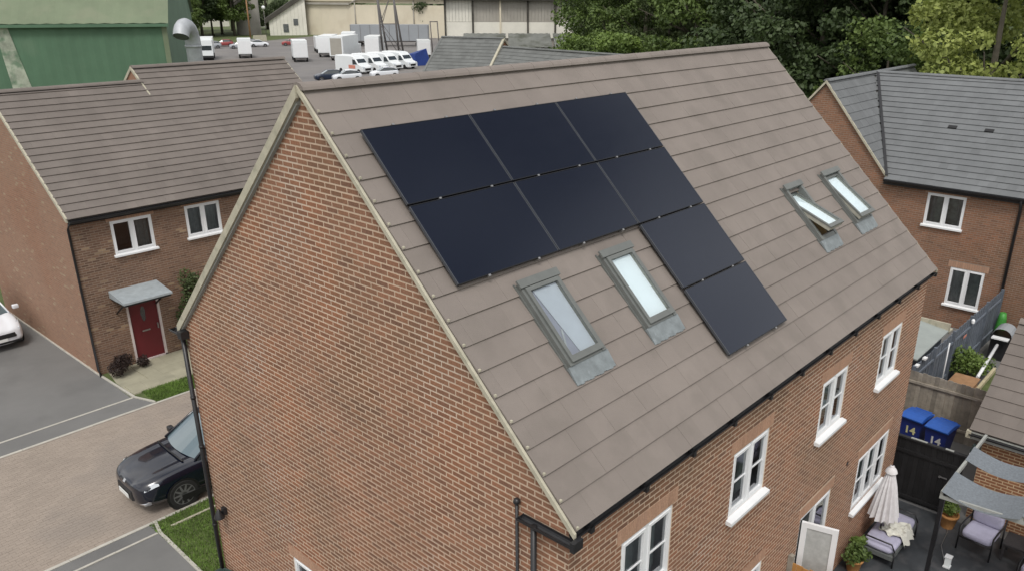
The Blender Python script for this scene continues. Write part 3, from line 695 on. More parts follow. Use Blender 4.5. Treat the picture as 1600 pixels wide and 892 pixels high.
# front path slabs and lawns
sheet('garden_bed', [(3.0, 18.17), (14, 18.17), (14, 21.5), (2.66, 21.5), (2.72, 19.05)], .0, 'soil')
fp = sheet('front_path', [(2.74, 19.2), (7.4, 19.2), (7.4, 21.38), (2.9, 21.38), (2.74, 20.4)], .006, 'path')
def slab(x0, x1, y0, y1):
    m = MB(); m.box(x0, x1, y0, y1, .0, .032 + random.uniform(-.002, .002), skip=(0,)); m.build('slab', 'path', fp)
for ix in range(8):
    for iy in range(3): slab(3.55 + ix * .46, 4.007 + ix * .46, 20.9 - iy * .46, 21.357 - iy * .46)
for ix in range(10): slab(2.80 + ix * .46, 3.257 + ix * .46, 19.52, 19.977); slab(2.76 + ix * .46, 3.217 + ix * .46, 19.22, 19.515)

def grass(name, region, n, h=.06, mt='grass'):
    x0, x1, y0, y1 = region; a = np.empty((n, 3, 3), np.float32)
    px = rng.uniform(x0, x1, n); py = rng.uniform(y0, y1, n); t = rng.uniform(0, 2 * PI, n); ww = rng.uniform(.006, .012, n); hh = h * rng.uniform(.5, 1.2, n)
    a[:, 0] = np.stack([px - np.cos(t) * ww, py - np.sin(t) * ww, np.full(n, .0)], 1); a[:, 1] = np.stack([px + np.cos(t) * ww, py + np.sin(t) * ww, np.full(n, .0)], 1)
    a[:, 2] = np.stack([px + rng.normal(0, .02, n), py + rng.normal(0, .02, n), hh], 1)
    me = bpy.data.meshes.new(name); me.vertices.add(n * 3); me.vertices.foreach_set('co', a.ravel()); me.loops.add(n * 3); me.loops.foreach_set('vertex_index', np.arange(n * 3))
    me.polygons.add(n); me.polygons.foreach_set('loop_start', np.arange(n) * 3); me.materials.append(M[mt]); me.update(calc_edges=True)
    o = bpy.data.objects.new(name, me); C.objects.link(o); o['kind'] = 'stuff'; return o
sheet('lawn_soil', [(.10, 8.8), (12, 8.8), (12, 12.42), (.24, 12.42)], .0, 'soil')
grass('lawn_grass', (.09, 6.5, 8.82, 12.44), 46000)
grass('lawn_grass', (2.98, 8.5, 18.26, 19.24), 15000, .08)
# rear patio
sheet('patio', [(-3, -9), (12.6, -9), (12.6, .1), (-3, .1)], .0, 'patio')
sheet('rear_paving', [(12.6, -9), (25.3, -9), (25.3, 9), (12.0, 9), (12.0, .1), (12.6, .1)], -.004, 'asphalt')

# ================================================================== LEFT HOUSE ACROSS THE ROAD
lh = thing('brick_house', 'brown brick house with red front door and two white windows across the road', 'house', (2.66, 21.4, 0))
LHL, TS = 10.75, .72; EZ = 5.22                # length along x, pitch tangent, eave height
def lht(u): return EZ - .02
opL = [(1.16, 2.44, 3.70, 4.76), (3.53, 4.75, 3.75, 4.80), (1.15, 2.20, .02, 2.10)]
wall(lh, 'front_wall', V((0, 0, 0)), X, -Y, LHL, lht, openings=opL, bmat='brick_mixed_shaded', mmat='mortar_dark', seed=8, root_loc=V((2.66, 21.4, 0)))
for k, o in enumerate(opL[:2]): window(lh, V((0, 0, 0)), X, -Y, *o, lights=2, bar=False, curtain=('right', 'net')[k], sill_h=.07, pane_tone=bool(k))
c1 = 1 / math.sqrt(1 + TS * TS)
D1, D2 = 4.30, 4.90                               # ridge depth of the two blocks
gl = lambda u: EZ + (D1 - abs((2 * D1) - u - D1)) * TS - .05
wall(lh, 'gable_wall', V((0, 2 * D1, 0)), -Y, -X, 2 * D1, gl, breaks=(D1,), bmat='brick_mixed_lit', mmat='mortar_dark', seed=9, lint=False)
m = MB(); m.quad((LHL, 0, 0), (LHL, 9, 0), (LHL, 9, EZ), (LHL, 0, EZ)); m.poly([(LHL, 0, EZ), (LHL, 2 * D2, EZ), (LHL, D2, EZ + D2 * TS)])
m.poly([(4.7, 0, EZ), (4.7, 2 * D2, EZ), (4.7, D2, EZ + D2 * TS - .04)]); m.build('side_wall', 'brick_mixed_lit', lh)
ov = .22
for (xa, xb, D, nm) in ((-.08, 4.72, D1, 'lower_roof'), (4.69, LHL + .1, D2, 'upper_roof')):
    roof(lh, nm, V((xa, -ov, EZ - ov * TS)), X, V((0, c1, TS * c1)), xb - xa, (D + ov) / c1, 'tile_lh', rise=.038, thick=.028, gauge=.30, tw=.30, single=150, root_loc=V((2.66, 21.4, 0)))
    m = MB(); m.quad((xa, D, EZ + D * TS), (xb, D, EZ + D * TS), (xb, 2 * D + ov, EZ - ov * TS), (xa, 2 * D + ov, EZ - ov * TS)); m.build('back_slope', 'tile_lh', lh)
    ridge(lh, (xa, D, EZ + D * TS + .03), (xb, D, EZ + D * TS + .03), 'tile_lh')
verge(lh, [(-.10, -ov, EZ - ov * TS), (-.10, D1, EZ + D1 * TS), (-.10, 2 * D1 + ov, EZ - ov * TS)], -.01, .045, zhi=.075)
verge(lh, [(4.66, D1 - .6, EZ + (D1 - .6) * TS), (4.66, D2, EZ + D2 * TS), (4.66, 2 * D2 + ov, EZ - ov * TS)], 0, .05, zlo=-.05, zhi=.075)
verge(lh, [(LHL + .06, -ov, EZ - ov * TS), (LHL + .06, D2, EZ + D2 * TS)], 0, .06)
gutter(lh, (-.05, -ov - .05, EZ - ov * TS - .03), (LHL, -ov - .05, EZ - ov * TS - .03), r=.07)
m = MB(); m.box(0, LHL, -ov + .02, 0, EZ - ov * TS - .16, EZ - ov * TS - .01); m.build('fascia', 'black', lh)
m = MB(); m.tube([(-.04, -.22, EZ - .25), (-.04, -.04, EZ - .45), (-.04, -.04, .2), (-.04, -.14, .1), (-.04, -.16, 0)], .036, 8); m.build('downpipe', 'black', lh)
m = MB()
for a0, a1, b0, b1 in ((1.15, 1.22, .02, 2.1), (2.13, 2.20, .02, 2.1), (1.22, 2.13, 2.03, 2.1), (1.15, 2.20, .0, .06)): m.obox(V((0, 0, 0)), X, Z, -Y, a0, a1, b0, b1, -.10, .012)
m.build('door_frame', 'pinkwhite', lh)
m = MB(); m.box(1.22, 2.13, .05, .09, .06, 2.03)
for zz in (.25, .85):
    pass
dr = m.build('front_door', 'door_red', lh)
m = MB(); P0 = V((1.66, .045, 1.6)); m.poly([P0 + V((math.cos(t) * .085 * (1 if math.sin(t) > 0 else .8), 0, math.sin(t) * .26)) for t in np.linspace(0, 2 * PI, 14, endpoint=False)]); m.build('door_glass', 'carglass', dr)
m = MB(); m.box(1.54, 1.80, .035, .05, 1.0, 1.045); m.build('letterbox', 'clamp', dr)
m = MB(); m.box(2.04, 2.07, .0, .05, 1.0, 1.18); m.build('handle', 'clamp', dr)
m = MB(); m.hexa([(.73, -1.05, 2.40), (2.25, -1.05, 2.40), (2.25, -.0, 2.40), (.73, -.0, 2.40), (.73, -1.05, 2.46), (2.25, -1.05, 2.46), (2.25, -.0, 2.62), (.73, -.0, 2.62)])
cn = m.build('porch_canopy', 'leadpale', lh)
m = MB(); m.box(.76, 2.22, -1.0, -.005, 2.33, 2.398); m.build('canopy_soffit', 'black', cn)
for x_ in (.85, 2.1):
    m = MB(); m.tube([(x_, -.75, 2.34), (x_, -.02, 1.85)], .03, 6); m.build('canopy_bracket', 'black', cn)

# ================================================================== GREY ROOFED HOUSE AT THE RIGHT
gh = thing('brick_house', 'red brick house under a slate grey roof at the right edge', 'house', (25.1, 0, 0))
GY1, GE = 5.62, 5.12                               # eave ends; wing 1 ridge at y=8.3, z=8.27
opG = [(10.9 - 4.08, 10.9 - 2.78, 3.60, 4.74), (10.9 - 2.86, 10.9 - 1.72, .85, 2.22), (10.9 + 1.4, 10.9 + 2.6, 3.6, 4.74)]
wy0, TG1 = 8.30, (8.26 - GE) / (8.30 - GY1)
def gtop(u):
    y = 10.9 - u
    if y > GY1: return GE + (wy0 - GY1 - abs(y - wy0)) * TG1 - .05
    return GE - .02
wall(gh, 'front_wall', V((0, 10.9, 0)), -Y, -X, 18.9, gtop, openings=opG, breaks=(10.9 - wy0, 10.9 - GY1), mmat='mortar_dark', bmat='brick', seed=12)
for k, o in enumerate(opG): window(gh, V((0, 10.9, 0)), -Y, -X, *o, lights=2, bar=False, curtain=('both', 'left', 'both')[k])
# wing 2: eave along y, ridge along y at x=+4.9
RX, RZ = 4.75, 8.30; TG2 = (RZ - GE) / RX; cg = 1 / math.sqrt(1 + TG2 * TG2); SG = (RX + .2) / cg
def clip2(v):                                      # valley against wing 1: u measured from far end y=+? along -Y
    x = v * cg - .2; z = GE + x * TG2
    yv = GY1 + max(0, (z - GE)) / TG1
    return (9.0 - yv, 17.0)
roof(gh, 'wing_roof', V((-.2, 9.0, GE - .2 * TG2)), -Y, V((cg, 0, TG2 * cg)), 17, SG, 'tile_grey', clip=clip2, rise=.038, thick=.028, gauge=.30, tw=.30, seed=5, single=220, root_loc=V((25.1, 0, 0)))
ridge(gh, (RX, 8.2, RZ + .02), (RX, -8, RZ + .02), 'tile_grey', r=.11)
m = MB(); m.quad((RX, 9, RZ), (RX, -8, RZ), (2 * RX, -8, GE), (2 * RX, 9, GE)); m.build('back_slope', 'tile_grey', gh)
# wing 1: ridge along x at y=8.3
c3 = 1 / math.sqrt(1 + TG1 * TG1); S3 = (wy0 - GY1) / c3
def clip1(v):
    z = GE + v * c3 * TG1; xv = (z - GE) / TG2
    return (0, min(9.6, .08 + max(.02, xv)))
roof(gh, 'gable_roof', V((-.08, GY1, GE)), X, V((0, c3, TG1 * c3)), 9.6, S3, 'tile_grey', clip=clip1, gauge=.335, tw=.30, seed=6, single=80, root_loc=V((25.1, 0, 0)))
m = MB(); m.quad((-.08, wy0, 8.26), (9.4, wy0, 8.26), (9.4, wy0 + 2.9, 8.26 - 2.9 * TG1), (-.08, wy0 + 2.9, 8.26 - 2.9 * TG1))
m.quad((4.4, wy0, 8.27), (9.4, wy0, 8.27), (9.4, wy0 - 1.5, 8.27 - 1.5 * TG1), (4.4, wy0 - 1.5, 8.27 - 1.5 * TG1)); m.build('back_slope', 'tile_grey', gh)
ridge(gh, (-.08, wy0, 8.30), (9.4, wy0, 8.30), 'tile_grey', r=.11)
verge(gh, [(-.12, GY1 - .05, GE - .03), (-.12, wy0, 8.27), (-.12, wy0 + 2.9, 8.27 - 2.9 * TG1)], 0, .07)
m = MB()
vl = [V((-.15, GY1 - .05, GE + .03)), V((RX - .05, wy0 - .12, RZ + .03))]
D = (vl[1] - vl[0]); Dn = D.normalized(); sd_ = Dn.cross(Z).normalized(); m.obox(vl[0], Dn, sd_, sd_.cross(Dn), 0, D.length, -.05, .05, -.0, .035); m.build('valley_trim', 'black', gh)
gutter(gh, (-.28, GY1 - .02, GE - .10), (-.28, -8, GE - .10), r=.07)
m = MB(); m.box(-.2, 0, -8, GY1, GE - .28, GE - .12); m.build('fascia', 'black', gh)
m = MB(); m.tube([(-.25, 1.08, GE - .15), (-.06, 1.08, GE - .5), (-.06, 1.08, 0)], .05, 8); m.build('downpipe', 'black', gh)
for yy in (4.3, 3.05):
    m = MB(); xx = 2.35; zz = GE + xx * TG2; m.obox(V((xx, yy, zz)), Y, V((cg, 0, TG2 * cg)), V((-TG2 * cg, 0, cg)), -.15, .15, -.07, .07, .04, .09); m.build('roof_vent', 'sleeper', gh)
m = MB(); m.quad((0, -8, 0), (0, -8, GE), (9.5, -8, GE), (9.5, -8, 0)); m.build('end_wall', 'brick', gh)

# ================================================================== REAR GARDEN
def fence(label, A, B, h, bw, mt, post=None, z0=0, cap=True, gap=.004, ov=True):
    A, B = V((*A, z0)), V((*B, z0)); D = (B - A); n = int(D.length / bw); Dn = D.normalized(); s = Z.cross(Dn)
    t = thing('fence', label, 'fence', A)
    me = []
    for k in range(3):
        m = MB(); m.obox(V((0, 0, 0)), X, Y, Z, gap / 2, bw - gap / 2 + (.0), -.009 - .001 * k, .009, .02, h - .012 * k); me.append(m.mesh('fence_board', mt))
    R = Matrix((Dn, s, Z)).transposed().to_4x4()
    for i in range(n): inst('fence_board', me[i % 3], t, Matrix.Translation(Dn * (i * bw) + s * (.012 if i % 2 and ov else 0)) @ R)
    m = MB(); m.obox(V((0, 0, 0)), Dn, s, Z, 0, D.length, -.05, -.012, h * .2, h * .2 + .07); m.obox(V((0, 0, 0)), Dn, s, Z, 0, D.length, -.05, -.012, h * .8, h * .8 + .07); m.build('fence_rail', mt, t)
    if post:
        k = max(1, round(D.length / 1.83))
        for i in range(k + 1):
            m = MB(); m.obox(Dn * (D.length * i / k), Dn, s, Z, -.045, .045, -.075, .02 if ov else .02, 0, h + .06); m.build('fence_post', post, t)
    return t
fence('blue grey painted garden fence running from brick house to the shed', (16.45, 1.22), (24.95, 1.06), 1.78, .12, 'wood_blue', 'wood_blue')
fence('weathered brown wooden fence behind the two blue bins', (16.40, 1.26), (16.40, -1.05), 1.72, .11, 'wood_grey', None)
fence('amber coloured wooden fence panel at the bottom edge beside a grey post', (6.42, .06), (6.55, -2.4), 1.78, .12, 'wood_amber', None)
m = MB(); m.box(-.045, .045, -.045, .045, 0, 1.93); m.hexa([(-.045, -.045, 1.93), (.045, -.045, 1.93), (.045, .045, 1.93), (-.045, .045, 1.93), (-.01, -.01, 1.96), (.01, -.01, 1.96), (.01, .01, 1.96), (-.01, .01, 1.96)])
o = m.build('fence_post', 'wood_grey'); o.location = (6.42, .05, 0) ; tag(o, 'weathered grey wooden post standing against the brick wall beside amber fence', 'post')
# black gate
gt = thing('garden_gate', 'tall black wooden gate with grey top rail between house and garage', 'gate', (12.62, .34, 0))
me = MB(); me.obox(V((0, 0, 0)), -Y, X, Z, .003, .117, -.012, .012, .05, 1.66); me = me.mesh('gate_board', 'wood_black')
for i in range(13): inst('gate_board', me, gt, Matrix.Translation((0, -.02 - .118 * i, 0)))
m = MB(); m.box(-.05, .05, -1.58, 0, 1.66, 1.70); m.build('top_rail', 'wood_black', gt)
m = MB(); m.box(-.04, .02, -.72, -.36, 1.705, 1.72); m.box(-.04, .02, -1.30, -1.12, 1.705, 1.72); m.build('rail_cap', 'sailbeam', gt)
for z_ in (.12, 1.3):
    m = MB(); m.box(-.045, -.012, -1.56, -.02, z_, z_ + .08); m.build('ledge', 'wood_black', gt)
m = MB(); m.box(-.06, -.03, -1.28, -1.10, .98, 1.0); m.box(-.075, -.03, -1.14, -1.11, .97, 1.01); m.build('latch', 'clamp', gt)
# wheelie bins
def bin_(label, loc, rz, body, lid, digits=None, group=None, plain=False):
    t = thing('wheelie_bin', label, 'bin', loc, rz, group)
    m = MB(); m.hexa([(-.21, -.22, .06), (.21, -.22, .06), (.21, .22, .06), (-.21, .22, .06), (-.285, -.30, .96), (.285, -.30, .96), (.285, .32, .96), (-.285, .32, .96)])
    m.box(-.31, .31, -.33, .34, .93, .97); m.build('body', body, t)
    m = MB(); k = 6; pts = []
    for i in range(k + 1):
        a = i / k; pts.append((-.36 + .76 * a, .975 + .075 * math.sin(PI * (.12 + .85 * a))))
    for (y0, z0), (y1, z1) in zip(pts[:-1], pts[1:]): m.hexa([(-.31, y0, .972), (.31, y0, .972), (.31, y1, .972), (-.31, y1, .972), (-.29, y0, z0), (.29, y0, z0), (.29, y1, z1), (-.29, y1, z1)])
    m.box(-.22, .22, .40, .44, .96, .99); m.build('lid', lid, t)
    for s in (-1, 1):
        m = MB(); m.tube([(s * .2, .26, .11), (s * .26, .26, .11)], .11, 14); m.build('wheel', 'tyre', t)
    if digits:
        m = MB(); m.quad((-.13, -.345, .987), (.13, -.345, .987), (.13, -.2, 1.02), (-.13, -.2, 1.02)); m.build('lid_glint', 'plate', t)  # white patch painted on the lid as its sky reflection
        for i, ch in enumerate(digits[1]):
            cu = bpy.data.curves.new('number', 'FONT'); cu.body = ch; cu.size = .29; cu.offset = .009; cu.extrude = .002; cu.align_x = 'CENTER'; cu.materials.append(M[digits[0]])
            tmp = bpy.data.objects.new('number', cu); C.objects.link(tmp); bpy.context.view_layer.update()
            mesh = bpy.data.meshes.new_from_object(tmp.evaluated_get(bpy.context.evaluated_depsgraph_get())); bpy.data.objects.remove(tmp)
            o = bpy.data.objects.new('number', mesh); C.objects.link(o); o.parent = t; tilt = math.atan2(.08, .9)
            o.matrix_local = Matrix.Translation((-.07 + .15 * i, -.276, .55)) @ Matrix.Rotation(PI / 2 + tilt, 4, 'X')
    return t
bin_('blue wheelie bin numbered in yellow behind the black gate, nearest the brick wall', (15.30, .62, 0), -PI / 2 - .12, 'binblue', 'lidblue', ('paleyellow', '14'), 'blue wheelie bins behind the gate')
bin_('blue wheelie bin with white number 14 and white painted lid glint, beside the garage', (15.15, -.06, 0), -PI / 2 - .12, 'binblue', 'lidblue', ('plate', '14'), 'blue wheelie bins behind the gate')
bin_('dark green wheelie bin at foot of the large gable wall', (-.42, 8.22, 0), -PI / 2 + .25, 'bingreen', 'bingreen')
bin_('pale green bin beside the path beyond the black downpipe', (5.75, 20.85, 0), 0, 'palegreen', 'palegreen')
# garage
ga = thing('garage', 'small garage of orange brick with brown tiled roof beside the pergola', 'garage', (12.95, -1.42, 0))
wall(ga, 'front_wall', V((0, 0, 0)), -Y, -X, 5.0, lambda u: 2.26, bmat='brick_orange', mmat='mortar_pale', lint=False, seed=21, single=300, root_loc=V((12.95, -1.42, 0)))
TGa = .58; cq = 1 / math.sqrt(1 + TGa * TGa)
wall(ga, 'side_wall', V((5.4, 0, 0)), -X, Y, 5.4, lambda u: 2.26 + (2.7 - abs(u - 2.7)) * TGa, breaks=(2.7,), bmat='brick', mmat='mortar', lint=False, seed=22)
roof(ga, 'garage_roof', V((-.25, .27, 2.30)), -Y, V((cq, 0, TGa * cq)), 5.4, 2.95 / cq, 'tile_lh', gauge=.335, tw=.33, seed=23, single=300, root_loc=V((12.95, -1.42, 0)))
m = MB(); m.quad((2.7, .27, 2.30 + 2.95 * TGa), (2.7, -5, 2.30 + 2.95 * TGa), (5.7, -5, 2.25), (5.7, .27, 2.25)); m.build('back_slope', 'tile', ga)
ridge(ga, (2.7, .27, 2.32 + 2.95 * TGa), (2.7, -5, 2.32 + 2.95 * TGa))
m = MB(); m.box(-.27, -.22, -5, .27, 2.12, 2.28); m.box(-.22, .0, -5, .25, 2.12, 2.15); m.build('fascia', 'sailbeam', ga)
m = MB(); m.box(-.30, -.2, .22, .32, 2.13, 2.30); m.build('fascia_end', 'verge', ga)
gutter(ga, (-.31, .25, 2.25), (-.31, -5, 2.25), r=.045)
# pergola with sagging cloth
pg = thing('pergola', 'pale grey pergola hung with wavy blue grey cloth strips beside the garage', 'pergola', (9.72, -1.47, 0))
def bm_(p0, p1, w_=.05, h_=.09, nm='beam', mt='sailbeam'):
    p0, p1 = V(p0), V(p1); D = (p1 - p0); s = Z.cross(D.normalized()).normalized(); m = MB(); m.obox(p0, D.normalized(), s, s.cross(D.normalized()) * -1 if False else D.normalized().cross(s), 0, D.length, -w_ / 2, w_ / 2, -h_, 0); return m.build(nm, mt, pg)
bm_((-.02, 0, 2.33), (3.08, -.03, 2.33)); bm_((.10, -1.38, 2.33), (3.05, -1.38, 2.33)); bm_((.22, -2.8, 2.33), (3.05, -2.8, 2.33))
bm_((.0, .03, 2.24), (.24, -2.85, 2.24), .045, .08)
for p in ((.03, -.03), (.25, -2.78)):
    m = MB(); m.box(p[0] - .04, p[0] + .04, p[1] - .04, p[1] + .04, 0, 2.25); m.build('post', 'black', pg)
def sail(x0, x1, y0, y1, sag):
    m = MB(); n = 16
    for i in range(n):
        a, b = i / n, (i + 1) / n; ya, yb = y0 + (y1 - y0) * a, y0 + (y1 - y0) * b; za, zb = 2.345 - sag * math.sin(PI * a), 2.345 - sag * math.sin(PI * b)
        sh = .05 * math.sin(PI * a), .05 * math.sin(PI * b)
        m.hexa([(x0 + sh[0], ya, za - .004), (x1 + sh[0], ya, za - .004 + .05), (x1 + sh[1], yb, zb - .004 + .05), (x0 + sh[1], yb, zb - .004), (x0 + sh[0], ya, za), (x1 + sh[0], ya, za + .05), (x1 + sh[1], yb, zb + .05), (x0 + sh[1], yb, zb)])
    return m.build('cloth_strip', 'sail', pg)
for x0, x1 in ((-.06, .80), (1.50, 2.10)):
    sail(x0, x1, .0, -1.38, .17); sail(x0 + .14, x1 + .10, -1.38, -2.8, .17)
# chairs and table
def chair(label, loc, rz):
    t = thing('garden_chair', label, 'chair', loc, rz, 'cushioned garden chairs')
    m = MB()
    for s in (-1, 1):
        m.tube([(s * .34, -.36, .0), (s * .34, -.36, .58), (s * .34, -.1, .62), (s * .34, .30, .60), (s * .34, .42, .98)], .02, 6); m.tube([(s * .34, .34, 0), (s * .34, .30, .60)], .02, 6)
    m.tube([(-.34, -.36, .33), (.34, -.36, .33)], .018, 6); m.tube([(-.34, .42, .98), (.34, .42, .98)], .018, 6); m.build('chair_frame', 'black', t)
    for nm, q in (('seat_cushion', (-.31, .31, -.38, .30, .34, .50)),):
        m = MB(); pillow(m, *q); m.build(nm, 'cushion', t)
    m = MB(); pillow(m, -.31, .31, .18, .36, .50, .80); m.build('back_cushion', 'cushion', t)
    m = MB(); pillow(m, -.31, .31, .24, .42, .80, 1.06); m.build('back_cushion', 'cushion', t)
    return t
def pillow(m, x0, x1, y0, y1, z0, z1, n=6):
    """soft box: superellipsoid"""
    cx, cy, cz = (x0 + x1) / 2, (y0 + y1) / 2, (z0 + z1) / 2; a, b, c = (x1 - x0) / 2, (y1 - y0) / 2, (z1 - z0) / 2
    f = lambda t, e: math.copysign(abs(t) ** e, t); k0 = len(m.v); R_, S_ = 10, 20
    for i in range(R_ + 1):
        u = -PI / 2 + PI * i / R_
        for j in range(S_):
            v = -PI + 2 * PI * j / S_
            m.v.append((cx + a * f(math.cos(u), .35) * f(math.cos(v), .3), cy + b * f(math.cos(u), .35) * f(math.sin(v), .3), cz + c * f(math.sin(u), .45)))
    for i in range(R_):
        for j in range(S_):
            p = k0 + i * S_ + j; q = k0 + i * S_ + (j + 1) % S_; m.f.append((p, q, q + S_, p + S_)); m.mi.append(0); m.sm.append(True)
chair('lavender grey cushioned chair under the pergola beside the terracotta pot', (11.88, -1.98, 0), -PI / 2 - .1)
chair('lavender grey cushioned chair at the right edge, beyond the dark side table', (11.35, -3.25, 0), -PI / 2 - .1)
t = thing('side_table', 'low dark table standing between the two cushioned chairs', 'table', (12.0, -2.66, 0))
m = MB(); m.box(-.28, .28, -.24, .24, .40, .44); m.build('table_top', 'wicker', t)
for sx in (-1, 1):
    for sy in (-1, 1):
        m = MB(); m.box(sx * .24 - .02, sx * .24 + .02, sy * .2 - .02, sy * .2 + .02, 0, .40); m.build('leg', 'wicker', t)
# lounger with parasol and throw
t = thing('garden_lounger', 'lavender cushioned lounger with dark frame under the closed parasol', 'lounger', (10.60, -.42, 0), .0)
m = MB(); pillow(m, -.75, .80, -.36, .30, .30, .46); m.build('seat_cushion', 'cushion', t)
m = MB(); m.box(-.76, .82, -.37, .31, .20, .30); m.build('base', 'greywicker', t)
m = MB()
for x_, y_ in ((-.70, -.38), (.74, -.38), (-.70, .32), (.74, .32)): m.tube([(x_, y_, 0), (x_, y_, .40)], .02, 6)
m.tube([(-.70, -.38, .40), (-.70, -.30, .56), (-.70, .26, .56), (-.70, .32, .40)], .018, 6); m.tube([(.74, -.38, .40), (.74, -.30, .56), (.74, .26, .56), (.74, .32, .40)], .018, 6); m.build('lounger_frame', 'black', t)
t = thing('parasol', 'closed pale cloth parasol standing against the brick wall', 'parasol', (10.42, -.30, 0))
m = MB(); m.tube([(0, 0, 0), (0, 0, 2.1)], .02, 8); m.build('pole', 'black', t)
m = MB(); n = 28; prof = [(.05, 2.08), (.07, 1.95), (.15, 1.6), (.21, 1.2), (.27, .82)]; k0 = len(m.v)
for (r_, z_) in prof:
    for j in range(n):
        a = 2 * PI * j / n; rr = r_ * (1 + (.20 if j % 2 else -.14) * min(1, (2.1 - z_) * 1.5)); m.v.append((rr * math.cos(a), rr * math.sin(a), z_ + (.03 * math.sin(j * 1.7) if z_ < .9 else 0)))
for i in range(len(prof) - 1):
    for j in range(n):
        a, b = k0 + i * n + j, k0 + i * n + (j + 1) % n; m.f.append((a, b, b + n, a + n)); m.mi.append(0); m.sm.append(False)
m.build('canopy', 'parasol', t)
m = MB(); m.lathe((0, 0, 1.93), [(.13, 0), (.11, .06), (.05, .13), (.012, .17)], 9); m.build('cap', 'parasol', t)
m = MB(); nx, ny = 14, 10; g = [[V((-.42 + .62 * i / nx + .05 * math.sin(j * .9), -.30 + .5 * j / ny + .04 * math.sin(i * 1.1), .475 + .045 * abs(math.sin(i * .9 + j * .6)) + .02 * math.sin(j * 2))) for j in range(ny + 1)] for i in range(nx + 1)]
for i in range(nx):
    for j in range(ny): m.quad(g[i][j], g[i + 1][j], g[i + 1][j + 1], g[i][j + 1], sm=True)
for i in range(nx): m.quad(g[i][0], g[i][0] + V((.02, -.08, -.2)), g[i + 1][0] + V((.02, -.08, -.2)), g[i + 1][0], sm=True)
o = m.build('throw_blanket', 'throw'); o.location = (10.75, -.50, 0); tag(o, 'crumpled white throw lying on the lavender lounger', 'blanket')

# plants --------------------------------------------------------------------
def leaf_mesh(name, centers, radii, n, size, mt, flat=.35, shell=.6, squash=1.0):
    """n leaf quads scattered through ellipsoid clumps, denser towards each clump's skin"""
    cen = np.asarray(centers, float); rad = np.asarray(radii, float)
    if rad.ndim == 1: rad = np.stack([rad, rad, rad * squash], 1)
    wgt = (rad[:, 0] * rad[:, 2]); wgt = wgt / wgt.sum(); idx = rng.choice(len(cen), n, p=wgt)
    d = rng.normal(size=(n, 3)); d /= np.linalg.norm(d, axis=1)[:, None]; r = rng.uniform(0, 1, n) ** (1 / 3); r = shell + (1 - shell) * r
    r *= 1 + rng.normal(0, .10, n)
    p = cen[idx] + d * r[:, None] * rad[idx]
    nrm = d * flat + rng.normal(size=(n, 3)) * .6 + np.array([0, 0, .45]); nrm /= np.linalg.norm(nrm, axis=1)[:, None]
    t = np.cross(nrm, rng.normal(size=(n, 3))); t /= np.linalg.norm(t, axis=1)[:, None]; b = np.cross(nrm, t)
    s = (size * rng.uniform(.6, 1.35, n))[:, None]; q = np.empty((n, 4, 3), np.float32)
    q[:, 0] = p - t * s * .5; q[:, 1] = p - b * s * .32; q[:, 2] = p + t * s * .5; q[:, 3] = p + b * s * .32
    me = bpy.data.meshes.new(name); me.vertices.add(n * 4); me.vertices.foreach_set('co', q.ravel()); me.loops.add(n * 4); me.loops.foreach_set('vertex_index', np.arange(n * 4))
    me.polygons.add(n); me.polygons.foreach_set('loop_start', np.arange(n) * 4); me.materials.append(M[mt]); me.update(calc_edges=True); return me
def plant(name, label, cat, loc, r, h, n, size, mt, group=None, k=7, stems=True):
    t = thing(name, label, cat, loc, 0, group)
    cs = [(random.uniform(-.5, .5) * r, random.uniform(-.5, .5) * r, h * random.uniform(.45, .8)) for _ in range(k)]; rs = [random.uniform(.35, .6) * min(r, h * .7) for _ in range(k)]
    o = bpy.data.objects.new('foliage', leaf_mesh('foliage', cs, rs, n, size, mt, shell=.3)); C.objects.link(o); o.parent = t
    if stems:
        m = MB()
        for c in cs: m.tube([(0, 0, 0), (c[0] * .5, c[1] * .5, c[2] * .5), c], .012, 5)
        m.build('stem', 'bark', t)
    return t
plant('shrub', 'dark reddish rounded shrub by the corner of the brown house', 'shrub', (3.15, 20.95, 0), .42, .60, 2300, .06, 'leaf_red')
plant('shrub', 'small low dark shrub beside the red door path', 'shrub', (3.85, 20.95, 0), .30, .35, 700, .06, 'leaf_red')
def pot(loc, s=1.0):
    m = MB(); m.lathe((0, 0, 0), [(.12 * s, 0), (.17 * s, .26 * s), (.19 * s, .27 * s), (.19 * s, .32 * s), (.16 * s, .32 * s), (.15 * s, .27 * s)], 16); return m
t = thing('potted_plant', 'leafy green plant in a terracotta pot under pergola corner', 'potted plant', (12.25, -1.22, 0)); pot(0, 1.1).build('pot', 'terracotta', t)
o = bpy.data.objects.new('foliage', leaf_mesh('foliage', [(0, 0, .5), (.08, .05, .6), (-.1, .02, .55)], [.17, .13, .14], 500, .08, 'leaf_light', shell=.3)); C.objects.link(o); o.parent = t
t = thing('potted_plant', 'low bushy green plant in a brown pot beside the open patio door', 'potted plant', (9.30, -.20, 0)); pot(0, 1.0).build('pot', 'terracotta', t)
o = bpy.data.objects.new('foliage', leaf_mesh('foliage', [(0, 0, .42), (.15, .05, .46), (-.15, .02, .42), (.1, -.15, .4)], [.2, .15, .17, .15], 700, .08, 'leaf_mid', shell=.3)); C.objects.link(o); o.parent = t
plant('shrub', 'small bright green plant between the lounger and brick wall', 'shrub', (9.75, -.10, 0), .20, .62, 420, .08, 'leaf_light')
